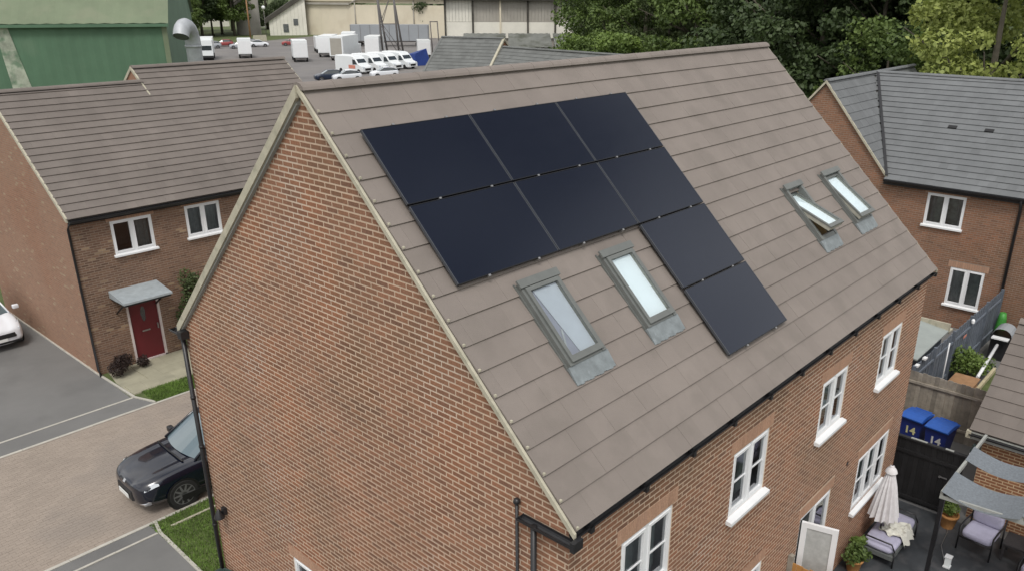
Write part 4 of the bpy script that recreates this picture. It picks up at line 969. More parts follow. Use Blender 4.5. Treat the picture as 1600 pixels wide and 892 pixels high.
# climber right of the red door
t = thing('climbing_plant', 'yellow green climbing plant on the wall right of the red door', 'climber', (5.55, 21.25, 0))
cs = [(x_, -.12, z_) for x_, z_ in ((0, .5), (.1, .9), (-.05, 1.3), (.15, 1.7), (.3, 2.1), (.45, 1.5), (.5, 2.3), (.2, 2.5), (.55, .9))]
o = bpy.data.objects.new('foliage', leaf_mesh('foliage', cs, [(.28, .16, .32)] * 9, 2600, .09, 'leaf_olive', shell=.2)); C.objects.link(o); o.parent = t
m = MB(); m.tube([(0, -.05, 0), (.05, -.08, 1.2), (.3, -.06, 2.3)], .02, 5); m.build('stem', 'bark', t)

# beyond the fence
t = thing('shed', 'garden shed with grey green felt roof behind the blue grey fence', 'shed', (17.6, 1.45, 0))
m = MB(); m.box(0, 2.2, 0, 1.5, 0, 1.72); m.build('shed_wall', 'wood_blue', t)
m = MB(); m.hexa([(-.5, -.12, 1.72), (2.35, -.12, 1.72), (2.35, 1.65, 1.95), (-.5, 1.65, 1.95), (-.5, -.12, 1.76), (2.35, -.12, 1.76), (2.35, 1.65, 2.0), (-.5, 1.65, 2.0)]); m.build('shed_roof', 'shedroof', t)
m = MB(); m.box(2.35, 2.40, -.14, 1.68, 1.70, 1.98); m.box(2.40, 2.75, -.14, 1.4, 1.66, 1.72); m.build('roof_trim', 'verge', t)
o = MB(); o.box(-.45, .45, -.30, .30, 0, .76); o.box(-.49, .49, -.34, .34, .76, .80)
o = o.build('planter_box', 'wood_raw'); o.location = (18.75, .40, 0); tag(o, 'brown timber box planter behind the weathered fence', 'planter')
t = thing('raised_bed', 'pale timber edged raised bed beside the brown planter', 'raised bed', (19.4, -.20, 0))
m = MB(); m.box(-.6, 1.6, .22, .30, 0, .55); m.box(-.6, 1.6, -.30, -.22, 0, .55); m.build('timber_edge', 'wood_cream', t); m = MB(); m.box(-.6, 1.6, -.22, .22, 0, .42); m.build('soil', 'soil', t)
plant('shrub', 'bright green plants in front of the blue grey fence', 'shrub', (20.3, .72, 0), .65, 1.15, 1500, .10, 'leaf_light')
plant('shrub', 'darker green plants behind the timber planter', 'shrub', (21.3, .62, 0), .55, .8, 1000, .10, 'leaf_mid')
m = MB(); m.tube([(0, 0, .75), (2.5, .12, .95)], .05, 8); o = m.build('white_tube', 'white'); o.location = (19.4, .18, 0); tag(o, 'long white tube lying above the plants in the neighbouring garden', 'tube')
m = MB(); m.tube([(0, 0, 0), (0, 0, 1.75)], .02, 6); o = m.build('washing_pole', 'white'); o.location = (19.0, 1.02, 0); tag(o, 'thin white pole standing against blue grey fence', 'pole')
t = thing('barbecue', 'black covered barbecue with silver shelf by the far end of the fence', 'barbecue', (23.35, .42, 0))
m = MB(); m.box(-.35, .35, -.3, .3, 0, .85); m.build('body', 'black', t)
m = MB(); k = 8
for i in range(k):
    a, b = PI * i / k, PI * (i + 1) / k; m.quad((-.36, -.3 * math.cos(a), .86 + .26 * math.sin(a)), (.36, -.3 * math.cos(a), .86 + .26 * math.sin(a)), (.36, -.3 * math.cos(b), .86 + .26 * math.sin(b)), (-.36, -.3 * math.cos(b), .86 + .26 * math.sin(b)), sm=True)
m.build('lid', 'trailer', t); m = MB(); m.box(-.62, -.37, -.25, .25, .82, .86); m.build('shelf', 'white', t)
t = thing('storage_box', 'blue topped garden box with a yellow ring lying on it', 'storage box', (23.9, -.35, 0))
m = MB(); m.box(-.45, .45, -.55, .35, 0, .95); m.build('body', 'black', t); m = MB(); m.box(-.48, .48, -.58, .38, .95, 1.05); m.build('lid', 'bluecover', t)
m = MB(); pts = [(.17 * math.cos(a), .17 * math.sin(a), 1.12) for a in np.linspace(0, 2 * PI, 17)]; m.tube(pts, .045, 8, cap=False); o = m.build('plastic_ring', 'yellow'); o.location = (24.1, .0, 0); tag(o, 'yellow plastic ring lying on the blue topped box', 'toy ring')
m = MB(); m.lathe((0, 0, 0), [(.16, 0), (.18, .5), (.14, .9), (.10, 1.1)], 10); o = m.build('plastic_barrel', 'greenplastic'); o.location = (24.7, .82, 0); tag(o, 'green plastic barrel by the wall end of the fence', 'barrel')
t = thing('lantern', 'small white lantern on the dark patio floor', 'lantern', (10.75, -1.66, 0)); m = MB(); m.box(-.07, .07, -.07, .07, 0, .03); m.box(-.07, .07, -.07, .07, .24, .27); m.build('lantern_frame', 'white', t); m = MB(); m.box(-.055, .055, -.055, .055, .03, .24); m.build('lantern_body', 'blind', t)
m = MB(); m.tube([(0, 0, .02), (.6, .25, .02), (1.2, .3, .02), (1.5, .42, .02)], .008, 5); o = m.build('cable', 'clamp'); o.location = (10.8, -1.60, 0); tag(o, 'thin pale cable running over the patio to the lantern', 'cable')

# ================================================================== VEHICLES
def subsurf(o, l=2):
    md = o.modifiers.new('smooth', 'SUBSURF'); md.levels = l; md.render_levels = l
def loft(m, rings, closed_ends=True, mi=0):
    n = len(rings[0]); k0 = len(m.v)
    for r in rings: m.v += [tuple(p) for p in r]
    for i in range(len(rings) - 1):
        for j in range(n):
            a, b = k0 + i * n + j, k0 + i * n + (j + 1) % n; m.f.append((a, b, b + n, a + n)); m.mi.append(mi); m.sm.append(True)
    if closed_ends:
        m.f.append(tuple(k0 + j for j in reversed(range(n)))); m.mi.append(mi); m.sm.append(True)
        k = k0 + (len(rings) - 1) * n; m.f.append(tuple(k + j for j in range(n))); m.mi.append(mi); m.sm.append(True)
SUV = dict(L=4.7, st=[(0, .42, .36, .60, .69), (.04, .64, .25, .69, .79), (.15, .79, .21, .75, .86), (.38, .885, .19, .83, .93), (.75, .925, .19, .90, .99), (1.25, .94, .19, .95, 1.04), (1.9, .945, .19, .98, 1.05), (2.7, .945, .19, 1.0, 1.06), (3.6, .945, .19, 1.03, 1.08), (4.25, .92, .22, 1.03, 1.10), (4.62, .82, .28, .96, 1.05), (4.7, .62, .42, .85, .96)],
           gh=[(1.28, .84, .80, 1.05), (2.12, .86, .66, 1.57), (2.8, .87, .66, 1.62), (3.6, .86, .63, 1.55), (4.45, .78, .68, 1.10)], wb=(.96, 3.78), wr=.35)
HATCH = dict(L=3.98, st=[(0, .60, .30, .60, .68), (.05, .74, .22, .68, .76), (.25, .83, .18, .78, .86), (.65, .855, .17, .88, .95), (1.0, .86, .17, .93, 1.0), (1.7, .865, .17, .95, 1.0), (2.6, .865, .17, .98, 1.02), (3.3, .86, .18, 1.0, 1.04), (3.8, .80, .25, .98, 1.02), (3.98, .66, .40, .85, .92)],
             gh=[(.95, .78, .74, 1.0), (1.75, .79, .60, 1.43), (2.4, .79, .60, 1.47), (3.2, .78, .58, 1.40), (3.85, .70, .60, 1.02)], wb=(.80, 3.25), wr=.31)
def car(label, loc, rz, pm, spec=SUV, detail=True, group=None, rim='rim', name='parked_car', cat='car', plate_front=True, roofm=None):
    """nose at the origin, pointing to -X"""
    t = thing(name, label, cat, loc, rz, group)
    m = MB(); rings = []
    for (x, hw, zb, zs, zc) in spec['st']:
        half = [(0, zb), (hw * .7, zb), (hw * .96, zb + .10), (hw, zb + (zs - zb) * .45), (hw * .985, zb + (zs - zb) * .8), (hw * .955, zs), (hw * .82, zs + (zc - zs) * .80), (hw * .62, zc - .012), (hw * .5, zc - .03), (hw * .25, zc - .006), (0, zc)]
        rings.append([(x, y, z) for y, z in half] + [(x, -y, z) for y, z in half[-2:0:-1]])
    loft(m, rings); b = m.build('body', pm, t); subsurf(b, 2 if detail else 1)
    G = spec['gh']
    def gpt(i, s, top): x, bw, tw_, zt = G[i]; return V((x, s * (tw_ if top else bw), zt if top else .99))
    m = MB()
    for i in range(1, len(G) - 2):
        a, c = G[i], G[i + 1]
        for (y0, y1, d0, d1) in ((-1, -.5, -.02, .012), (-.5, .5, .012, .012), (.5, 1, .012, -.02)):
            m.quad((a[0], a[2] * y0, a[3] + d0), (a[0], a[2] * y1, a[3] + d1), (c[0], c[2] * y1, c[3] + d1), (c[0], c[2] * y0, c[3] + d0), sm=True)
    m.build('roof', roofm or pm, t)
    def patch(i, j, bulge, nm, mt, inset=0):
        m = MB(); a, c = G[i], G[j]; n = 6
        for k in range(n):
            s0, s1 = -1 + 2 * k / n, -1 + 2 * (k + 1) / n
            f = lambda g, s, e: (g[0] + e * bulge * (s * s) , g[2] * s, g[3] - .03 * s * s)
            e = 1 if j > i else 1
            m.quad(f(a, s0, e), f(a, s1, e), f(c, s1, e * .3), f(c, s0, e * .3), sm=True)
        return m.build(nm, mt, t)
    patch(0, 1, .16, 'windscreen', 'windscreen'); patch(len(G) - 1, len(G) - 2, -.12, 'rear_window', 'carglass')
    for s in (-1, 1):
        m = MB()
        for i in range(len(G) - 1):
            a, c = G[i], G[i + 1]; za, zc = (a[3] - .03, c[3] - .03)
            m.quad((a[0] + (.15 if i == 0 else 0), s * a[1], .97), (c[0], s * c[1], .97), (c[0], s * c[2], zc), (a[0] + (.15 if i == 0 else 0), s * a[2], za), sm=True)
        m.build('side_window', 'carglass', t)
        m = MB(); m.tube([(G[0][0] + .1, s * G[0][2], G[0][3] - .03), (G[1][0] + .04, s * G[1][2], G[1][3] - .03), (G[2][0], s * G[2][2], G[2][3] - .03), (G[3][0], s * G[3][2], G[3][3] - .03), (G[4][0], s * G[4][2], G[4][3])], .03, 6); m.build('roof_pillar', pm, t)
    hw = spec['st'][4][1]; r = spec['wr']
    for x in spec['wb']:
        for s in (-1, 1):
            m = MB(); n = 16
            for k in range(n):
                a0, a1 = PI * 2 * k / n, PI * 2 * (k + 1) / n; R1 = r + .055
                y = s * (hw + .006)
                m.quad((x, y, r), (x + R1 * math.cos(a0), y, r + R1 * math.sin(a0)), (x + R1 * math.cos(a1), y, r + R1 * math.sin(a1)), (x, y, r))
            m.f = [f[:3] for f in m.f]; m.build('wheel_arch', 'arch', t)
            m = MB(); y0, y1 = s * (hw - .16), s * (hw + .018); m.tube([(x, y0, r), (x, y1 - s * .02, r), (x, y1, r)], [r, r, r - .02], 24); wl = m.build('wheel', 'tyre', t)
            m = MB(); yy = s * (hw + .021); K = 10 if detail else 5
            for k in range(K):
                a = 2 * PI * k / K; d = V((math.cos(a), 0, math.sin(a))); q = V((-math.sin(a), 0, math.cos(a))); c = V((x, yy, r))
                m.quad(c + q * .035, c - q * .035, c + d * r * .70 - q * .018, c + d * r * .70 + q * .018)
            for k in range(20):
                a0, a1 = 2 * PI * k / 20, 2 * PI * (k + 1) / 20; c = V((x, yy + s * .001, r))
                m.quad(c + V((math.cos(a0), 0, math.sin(a0))) * r * .69, c + V((math.cos(a1), 0, math.sin(a1))) * r * .69, c + V((math.cos(a1), 0, math.sin(a1))) * r * .74, c + V((math.cos(a0), 0, math.sin(a0))) * r * .74)
            m.build('rim', rim, wl)
    if detail:
        for s in (-1, 1):
            m = MB(); x0 = G[0][0] + .35; pillow(m, x0 - .07, x0 + .07, min(s * .93, s * 1.13), max(s * .93, s * 1.13), .98, 1.13); m.build('wing_mirror', 'black' if pm == 'navy' else pm, t)
    return t
c1_ = car('dark navy car with white number plate parked beside the large house', (.10, 13.48, 0), -.03, 'navy', rim='rim')
for s in (-1, 1):
    m = MB(); m.hexa([(.10, s * .56, .68), (.16, s * .76, .68), (.46, s * .90, .79), (.42, s * .86, .81), (.11, s * .55, .725), (.17, s * .74, .735), (.46, s * .875, .835), (.38, s * .82, .85)]); m.build('headlight', 'lamp', c1_)
    m = MB(); m.hexa([(.06, s * .60, .33), (.12, s * .76, .33), (.24, s * .85, .36), (.2, s * .80, .36), (.06, s * .60, .36), (.12, s * .76, .37), (.24, s * .85, .43), (.2, s * .80, .43)]); m.build('fog_light', 'chrome', c1_)
m = MB(); m.hexa([(-.015, -.40, .38), (-.015, .40, .38), (.1, .55, .38), (.1, -.55, .38), (-.012, -.36, .60), (-.012, .36, .60), (.1, .52, .62), (.1, -.52, .62)]); m.build('grille', 'arch', c1_)
for s in (-1, 1):
    m = MB(); m.box(.9, 3.8, min(s * .925, s * .955), max(s * .925, s * .955), .19, .34); m.build('side_dark_strip', 'arch', c1_)  # black strip put in for the dark reflection along the lower side
m = MB(); m.box(-.045, -.03, -.26, .26, .40, .51); m.build('number_plate', 'plate', c1_)
m = MB(); m.obox(V((.05, 0, .735)), Y, V((.6, 0, .8)), V((-.8, 0, .6)), -.05, .05, -.04, .04, .0, .03); m.build('badge', 'chrome', c1_)
m = MB(); m.tube([(1.16, -.66, 1.035), (1.13, 0, 1.06), (1.16, .66, 1.035)], .022, 6); m.build('wiper', 'arch', c1_)
c2_ = car('white hatchback with black grille parked beside the gable wall across the road', (1.18, 25.62, 0), PI / 2, 'carwhite', HATCH, rim='rim_light')
m = MB(); m.hexa([(-.02, -.50, .46), (-.02, .50, .46), (.05, .62, .50), (.05, -.62, .50), (-.01, -.46, .60), (-.01, .46, .60), (.06, .60, .64), (.06, -.60, .64)]); m.build('grille', 'arch', c2_)
m = MB(); m.box(-.012, .03, -.70, .70, .28, .34); m.build('lower_grille', 'arch', c2_)
m = MB(); m.box(-.03, -.01, -.26, .26, .36, .46); m.build('number_plate', 'plate', c2_)
for s in (-1, 1):
    m = MB(); m.hexa([(.04, s * .52, .66), (.06, s * .72, .64), (.50, s * .83, .80), (.40, s * .78, .84), (.05, s * .50, .70), (.08, s * .70, .73), (.50, s * .80, .86), (.40, s * .72, .88)]); m.build('headlight', 'lamp', c2_)

# ---- yard vehicles (about 120 to 180 m away)
def van(label, loc, rz, sign=False):
    t = thing('delivery_van', label, 'van', loc, rz, 'white vans parked in a row in the yard')
    m = MB(); prof = [(0, .35), (.02, .75), (.12, 1.0), (.85, 1.22), (1.55, 2.05), (2.0, 2.42), (2.6, 2.52), (5.7, 2.52), (5.82, 2.2), (5.85, .35)]
    rings = []
    for s, k in ((-1.0, 0), (-.92, 1), (.92, 1), (1.0, 0)):
        rings.append([(x + (0 if k else .03), s * (1 if not k else 1.0), z - (0 if k else (.10 if z > 1.3 else 0))) for x, z in prof])
    loft(m, rings); b = m.build('body', 'vanwhite', t)
    for f in b.data.polygons: f.use_smooth = False
    m = MB(); m.hexa([(.93, -.86, 1.30), (.93, .86, 1.30), (.95, .86, 1.30), (.95, -.86, 1.30), (1.50, -.78, 2.03), (1.50, .78, 2.03), (1.55, .78, 2.03), (1.55, -.78, 2.03)]); m.build('windscreen', 'carglass', t)
    for s in (-1, 1):
        m = MB(); m.hexa([(1.15, s * 1.005, 1.32), (2.15, s * 1.005, 1.25), (2.15, s * .99, 1.25), (1.15, s * .99, 1.32), (1.60, s * 1.005, 1.95), (2.15, s * 1.005, 2.0), (2.15, s * .99, 2.0), (1.60, s * .99, 1.95)]); m.build('side_window', 'carglass', t)
        m = MB(); m.hexa([(-.01, s * .55, .78), (.0, s * .95, .80), (.3, s * 1.01, 1.0), (.1, s * .6, .96), (.02, s * .55, .95), (.02, s * .95, .98), (.3, s * .98, 1.08), (.14, s * .6, 1.05)]); m.build('headlight', 'lamp', t)
        for x in (.95, 4.7):
            m = MB(); m.tube([(x, s * .8, .34), (x, s * 1.02, .34)], .34, 12); m.build('wheel', 'tyre', t)
        if sign:
            m = MB(); m.box(1.6, 3.0, s * 1.012 - .005, s * 1.012 + .005, .7, 1.2); m.build('sign_panel', 'salmon', t)
    m = MB(); m.box(-.03, .02, -.55, .55, .5, .80); m.build('grille', 'arch', t); return t
va = math.atan2(.99, -.11)
def backrot(vx, vy): return math.atan2(vy, vx)      # direction from the nose to the tail
vr = backrot(-.11, .99)
vl = ['white van with a salmon side panel, leftmost of the row', 'second white van from the left in the yard row', 'third white van from the left in the yard row', 'rightmost white van beside the blue tarpaulin']
for i, lb in enumerate(vl): van(lb, (71.4 + 3.3 * i, 96.9 + .5 * i, 0), vr, i == 0)
for i, (lb, p, pm, rz, gp) in enumerate([
    ('white car at the left end of the far parked cars', (80.0, 166.0, 0), 'carwhite', backrot(.86, -.5), 0), ('second silver car in the front of the far parked cars', (86.0, 162.5, 0), 'silver', backrot(.86, -.5), 0), ('dark blue car behind the far silver cars', (92.5, 170.0, 0), 'darkcar', backrot(.86, -.5), 0),
    ('white car in front of the yard vans, the left one of two', (61.3, 91.6, 0), 'carwhite', backrot(.92, -.4), 1), ('white car in front of the yard vans, the right one of two', (67.7, 91.6, 0), 'carwhite', backrot(.92, -.4), 1),
    ('dark blue car parked left of the two white yard cars', (59.8, 93.5, 0), 'darkcar', backrot(.92, -.4), 0), ('dark car at the near corner of the yard beside the roof edge', (54.5, 96.5, 0), 'darkcar', backrot(.92, -.4), 0),
    ('silver car at the left among the far parked cars', (82.5, 167.5, 0), 'silver', backrot(.86, -.5), 1), ('grey car behind the white bodied truck', (90.6, 166.8, 0), 'silver', backrot(.86, -.5), 0),
    ('dull red car parked between the silver far cars', (87.5, 171.5, 0), 'redpaint', backrot(.86, -.5), 0), ('white car at the right end of the far parked cars', (95.6, 163.2, 0), 'carwhite', backrot(-.9, .4), 0),
    ('red car behind the small white box truck', (99.0, 163.5, 0), 'redpaint', backrot(.86, -.5), 0)]):
    car(lb, p, rz, pm, HATCH, detail=False, rim='rim_light', group='cars parked in the far yard')
def boxtruck(label, loc, rz, L_=5.0, W_=2.3, H_=3.3, front=False, openback=False):
    """rear doors at the origin facing -X"""
    t = thing('box_truck', label, 'truck', loc, rz)
    m = MB(); m.box(0, L_, -W_ / 2, W_ / 2, .75, H_); m.build('box_body', 'vanwhite', t)
    m = MB(); m.box(L_ + .1, L_ + 1.9, -W_ / 2 + .1, W_ / 2 - .1, .5, 2.3); m.build('cab', 'vanwhite', t)
    m = MB(); m.box(.1, L_ + 1.5, -W_ / 2 + .3, W_ / 2 - .3, .4, .75); m.build('chassis', 'steel', t)
    for x in (1.0, L_ + 1.0):
        for s in (-1, 1):
            m = MB(); m.tube([(x, s * (W_ / 2 - .3), .42), (x, s * (W_ / 2 - .03), .42)], .42, 12); m.build('wheel', 'tyre', t)
    if openback:
        m = MB(); m.box(-.01, 0, -W_ / 2 + .25, W_ / 2 - .25, .9, H_ - .3); m.build('open_interior', 'leaf_olive' if False else 'creamgrey', t)
    else:
        for s in (-1, 1):
            m = MB(); m.box(-.03, -.001, min(s * .03, s * (W_ / 2 - .08)), max(s * .03, s * (W_ / 2 - .08)), .85, H_ - .35); m.build('rear_door', 'white', t)
    return t
ar = math.atan2(.87, .5)
boxtruck('white bodied truck seen from behind with two rear doors', (74.5, 136.3, 0), ar)
boxtruck('small white box truck standing alone in the yard', (76.6, 122.0, 0), ar, 5.5, 2.4, 3.5)
boxtruck('long white truck with an open back beside the row of vans', (82.8, 120.5, 0), ar - .42, 9, 2.5, 4.0, openback=True)
boxtruck('white truck with a low box in the middle of the yard', (88.6, 118.0, 0), ar - .30, 6, 2.5, 3.9)
boxtruck('white truck half hidden behind the lattice tower', (95.5, 112.0, 0), ar - .15, 4.5, 2.3, 3.2)
boxtruck('white and blue truck beside the cream building', (92.0, 138.0, 0), ar, 5, 2.3, 3.0)
boxtruck('white truck with a tall box behind the open backed truck', (93.5, 131.5, 0), ar - .15, 7, 2.5, 3.9)
boxtruck('white trailer with a rounded roof left of the open backed truck', (86.0, 128.5, 0), ar - .25, 8, 2.5, 3.7)
t = thing('lorry', 'white lorry cab seen beside the galvanised duct', 'lorry', (67.6, 137.2, 0), ar)
m = MB(); m.box(0, 2.1, -1.15, 1.15, .6, 3.3); m.build('cab', 'vanwhite', t); m = MB(); m.box(-.03, 0, -1.0, 1.0, 1.65, 2.4); m.build('windscreen', 'carglass', t); m = MB(); m.box(-.05, .2, -1.15, 1.15, .35, .75); m.build('bumper', 'arch', t)
m = MB(); m.box(2.2, 8, -1.2, 1.2, 1.0, 3.6); m.build('box_body', 'vanwhite', t)
for x in (.9, 5.5, 6.7):
    m = MB(); m.tube([(x, -1.15, .5), (x, 1.15, .5)], .5, 12); m.build('wheel', 'tyre', t)
t = thing('curtain_trailer', 'long grey curtain sided trailer behind the lattice tower', 'trailer', (109.4, 152.0, 0), math.atan2(-12.05, 11.98))
m = MB(); m.box(0, 17, -1.25, 1.25, 1.15, 4.5); m.build('trailer_body', 'trailer', t)
for i in range(9):
    m = MB(); x = .05 + i * 2.1; m.box(x, x + .08, -1.29, -1.25, 1.2, 4.45); m.build('curtain_strap', 'steel', t)
m = MB(); m.box(.1, 16.9, -1.1, 1.1, .9, 1.15); m.build('chassis', 'steel', t)
for x in (1.8, 3.1, 4.4, 14.5, 15.7):
    m = MB(); m.tube([(x, -1.2, .5), (x, 1.2, .5)], .5, 12); m.build('wheel', 'tyre', t)
m = MB(); a_ = [(-1.6, -1.2, 0), (1.6, -1.4, 0), (1.8, 1.3, 0), (-1.5, 1.4, 0), (-1.3, -1.0, 1.9), (1.2, -.9, 2.6), (1.4, 1.0, 2.2), (-1.2, 1.1, 1.7)]; m.hexa(a_); o = m.build('tarpaulin_heap', 'tarp'); o.location = (86.6, 103.5, 0); tag(o, 'blue tarpaulin heap beside the rightmost van', 'tarpaulin')

# ================================================================== YARD BUILDINGS
def strip_wall(parent, nm, A, B, z0, z1, mt, seams=0, smt=None, n=1):
    A, B = V((*A, 0)), V((*B, 0)); D = B - A; Dn = D.normalized(); s = Z.cross(Dn); m = MB()
    k = max(1, seams); st = D.length / k
    for i in range(k): m.obox(A, Dn, s, Z, i * st + .01, (i + 1) * st - .01, -.06 - .01 * (i % 2), 0, z0, z1)
    m.obox(A, Dn, s, Z, 0, D.length, -.005, .05, z0, z1 - .01)
    return m.build(nm, mt, parent)
# green barn
bn = thing('barn', 'large green painted sheet metal barn with lichen covered roof', 'barn', (0, 0, 0))
bn.location = (30.6, 72.4, 0); off = -bn.location
A = V((30.6, 72.4, 0)); D = V((-.855, .517, 0)).normalized(); Nn = V((D.y, -D.x, 0)); Nn = Nn if (CAM - A).dot(Nn) > 0 else -Nn; Bk = -Nn
EZb = 8.80
m = MB(); k = 72
for i in range(k):                                   # corrugated sheets
    a0, a1 = 34 * i / k, 34 * (i + 1) / k; q = .04 * (i % 2)
    m.quad(D * a0 + Nn * q, D * a1 + Nn * (.04 - q), D * a1 + Nn * (.04 - q) + Z * EZb, D * a0 + Nn * q + Z * EZb)
m.build('barn_wall', 'barn_wall', bn)
GW = 30.0; hz = 10.5
m = MB(); m.quad(V((0, 0, 0)), Bk * GW, Bk * GW + Z * EZb, Z * EZb); m.poly([Z * EZb, Bk * GW + Z * EZb, Bk * (GW / 2) + Z * (EZb + hz)]); m.build('gable_wall', 'barn_wall', bn)
m = MB(); rv = (Bk * (GW / 2) + Z * hz)
for i in range(60):
    a0, a1 = -.3 + 34.3 * i / 60, -.3 + 34.3 * (i + 1) / 60; q = .05 * (i % 2); e = -rv.normalized() * .5 + Z * (EZb + .06)
    m.quad(D * a0 + e + Z * q, D * a1 + e + Z * (.05 - q), D * a1 + rv + Z * (EZb + .05 - q + .1), D * a0 + rv + Z * (EZb + q + .1))
m.quad(D * -.3 + rv + Z * (EZb + .1), D * 34 + rv + Z * (EZb + .1), D * 34 + Bk * GW + Z * EZb, D * -.3 + Bk * GW + Z * EZb); m.build('barn_roof', 'barn_roof', bn)
e = -rv.normalized() * .5 + Z * (EZb); m = MB(); m.obox(e, D, Nn, Z, -.3, 34, -.02, .12, -.22, .04); m.build('eaves_gutter', 'barn_wall', bn)
m = MB(); m.obox(V((0, 0, 0)), D, Nn, Z, -.08, .35, .04, .12, 0, EZb - .2); m.build('corner_trim', 'barn_roof', bn)
for a0, a1 in ((10.4, 11.6),):
    m = MB(); m.hexa([D * 11.1 + Nn * .05, D * 12.9 + Nn * .05, D * 12.9 + Nn * .08, D * 11.1 + Nn * .08, D * 12.6 + Nn * .05 + Z * 8.5, D * 13.6 + Nn * .05 + Z * 8.5, D * 13.6 + Nn * .08 + Z * 8.5, D * 12.6 + Nn * .08 + Z * 8.5]); m.build('lime_streak', 'barn_streak', bn)
# duct beside the gable
dc = thing('vent_duct', 'large galvanised vent duct with hooded mouth on the green barn', 'duct', (32.2, 70.9, 0))
m = MB(); hd = V((-.75, -.65, 0)).normalized(); R0 = .68
pts = [V((0, 0, 0)), V((0, 0, 3.2)), V((0, 0, 7.0))] + [V((0, 0, 7.0)) + hd * (1.25 - 1.25 * math.cos(a)) + Z * (1.25 * math.sin(a)) * 1.1 for a in np.linspace(.25, 2.75, 9)]
m.tube(pts, R0, 20, cap=False); m.build('duct_pipe', 'galv', dc)
m = MB(); m.tube(pts[-3:], R0 - .06, 20); m.build('mouth_shade', 'room', dc)  # dark plug in the opening stands in for the shade inside
m = MB(); m.tube([(0, 0, 6.5), (0, 0, 6.7)], R0 + .06, 20); m.build('duct_flange', 'galv', dc)
# cream factory
cf = thing('factory_building', 'tall cream clad factory building behind the lattice tower', 'factory', (0, 0, 0))
cA, cB = (130.2, 205.2), (150.5, 148.0)
cf.location = (*cA, 0); q = V((cB[0] - cA[0], cB[1] - cA[1], 0))
strip_wall(cf, 'panelled_wall', (0, 0), (q.x, q.y), 0, 7.9, 'cream', 14)
strip_wall(cf, 'upper_wall', (.5, .2), (q.x, q.y), 8.3, 17, 'cream', 9)
qn = q.normalized(); qs = V((-qn.y, qn.x, 0)); qs = qs if (CAM - V((*cA, 0))).dot(qs) > 0 else -qs
for a0, a1, z in ((0, .30 * q.length, 7.85), (.34 * q.length, q.length, 9.2)):
    m = MB(); m.obox(V((0, 0, 0)), qn, qs, Z, a0, a1, .1, .75, z, z + .5); m.build('pipe_run', 'creamgrey', cf)
m = MB(); m.tube([qn * (.30 * q.length) + qs * .4 + Z * 8.0, qn * (.34 * q.length) + qs * .4 + Z * 9.35], .2, 6); m.build('pipe_run', 'creamgrey', cf)
m = MB(); m.obox(V((0, 0, 0)), qn, qs, Z, 0, q.length, -.4, .08, 8.8, 17); m.build('cream_band', 'cream', cf)  # plain cream slab across the upper wall
for a in (.02, .325, .62, .82):
    m = MB(); m.tube([qn * (a * q.length) + qs * .25, qn * (a * q.length) + qs * .25 + Z * 9], .16, 6); m.build('drain_pipe', 'creamgrey', cf)
m = MB(); m.obox(V((0, 0, 0)), qn, qs, Z, .855 * q.length, .98 * q.length, .3, 2.6, 4.8, 10.6); m.build('hopper', 'asbestos', cf)
# white shed with sloping dark roof
ws = thing('white_shed', 'whitewashed shed with dark sloping roof left of the cream factory', 'shed', (121.4, 204.5, 0))
d1 = V((.86, -.51, 0))
m = MB(); k = 10
for i in range(k):
    a0, a1 = i * .98, (i + 1) * .98; h0, h1 = 3.6 + i * .62, 3.6 + (i + 1) * .62; s = V((-.51, -.86, 0))
    m.hexa([d1 * (a0 + .02), d1 * (a1 - .02), d1 * (a1 - .02) - s * .3, d1 * (a0 + .02) - s * .3, d1 * (a0 + .02) + Z * h0, d1 * (a1 - .02) + Z * h1, d1 * (a1 - .02) - s * .3 + Z * h1, d1 * (a0 + .02) - s * .3 + Z * h0])
m.build('shed_wall', 'whitewall', ws)
m = MB(); s = V((-.51, -.86, 0)); m.hexa([d1 * -1 + s * .6 + Z * 3.0, d1 * 10 + s * .6 + Z * 9.8, d1 * 10 - s * 6 + Z * 9.8, d1 * -1 - s * 6 + Z * 3.0, d1 * -1 + s * .6 + Z * 4.2, d1 * 10 + s * .6 + Z * 11.2, d1 * 10 - s * 6 + Z * 11.2, d1 * -1 - s * 6 + Z * 4.2]); m.build('shed_roof', 'darkroof', ws)
m = MB(); m.obox(s * .05, d1, s, Z, 3.6, 5.0, 0, .08, .8, 2.9); m.build('doorway', 'room', ws)
m = MB(); m.obox(s * .05, d1, s, Z, 6.4, 7.6, 0, .08, 2.6, 4.2); m.build('window', 'room', ws)
o = MB(); o.lathe((0, 0, 0), [(3.2, 0), (3.2, 9.5), (3.0, 9.8), (.1, 10.2)], 20); o = o.build('storage_silo', 'creamgrey'); o.location = (120.8, 214, 0); tag(o, 'pale grey cylindrical silo behind the sloping shed roof', 'silo')
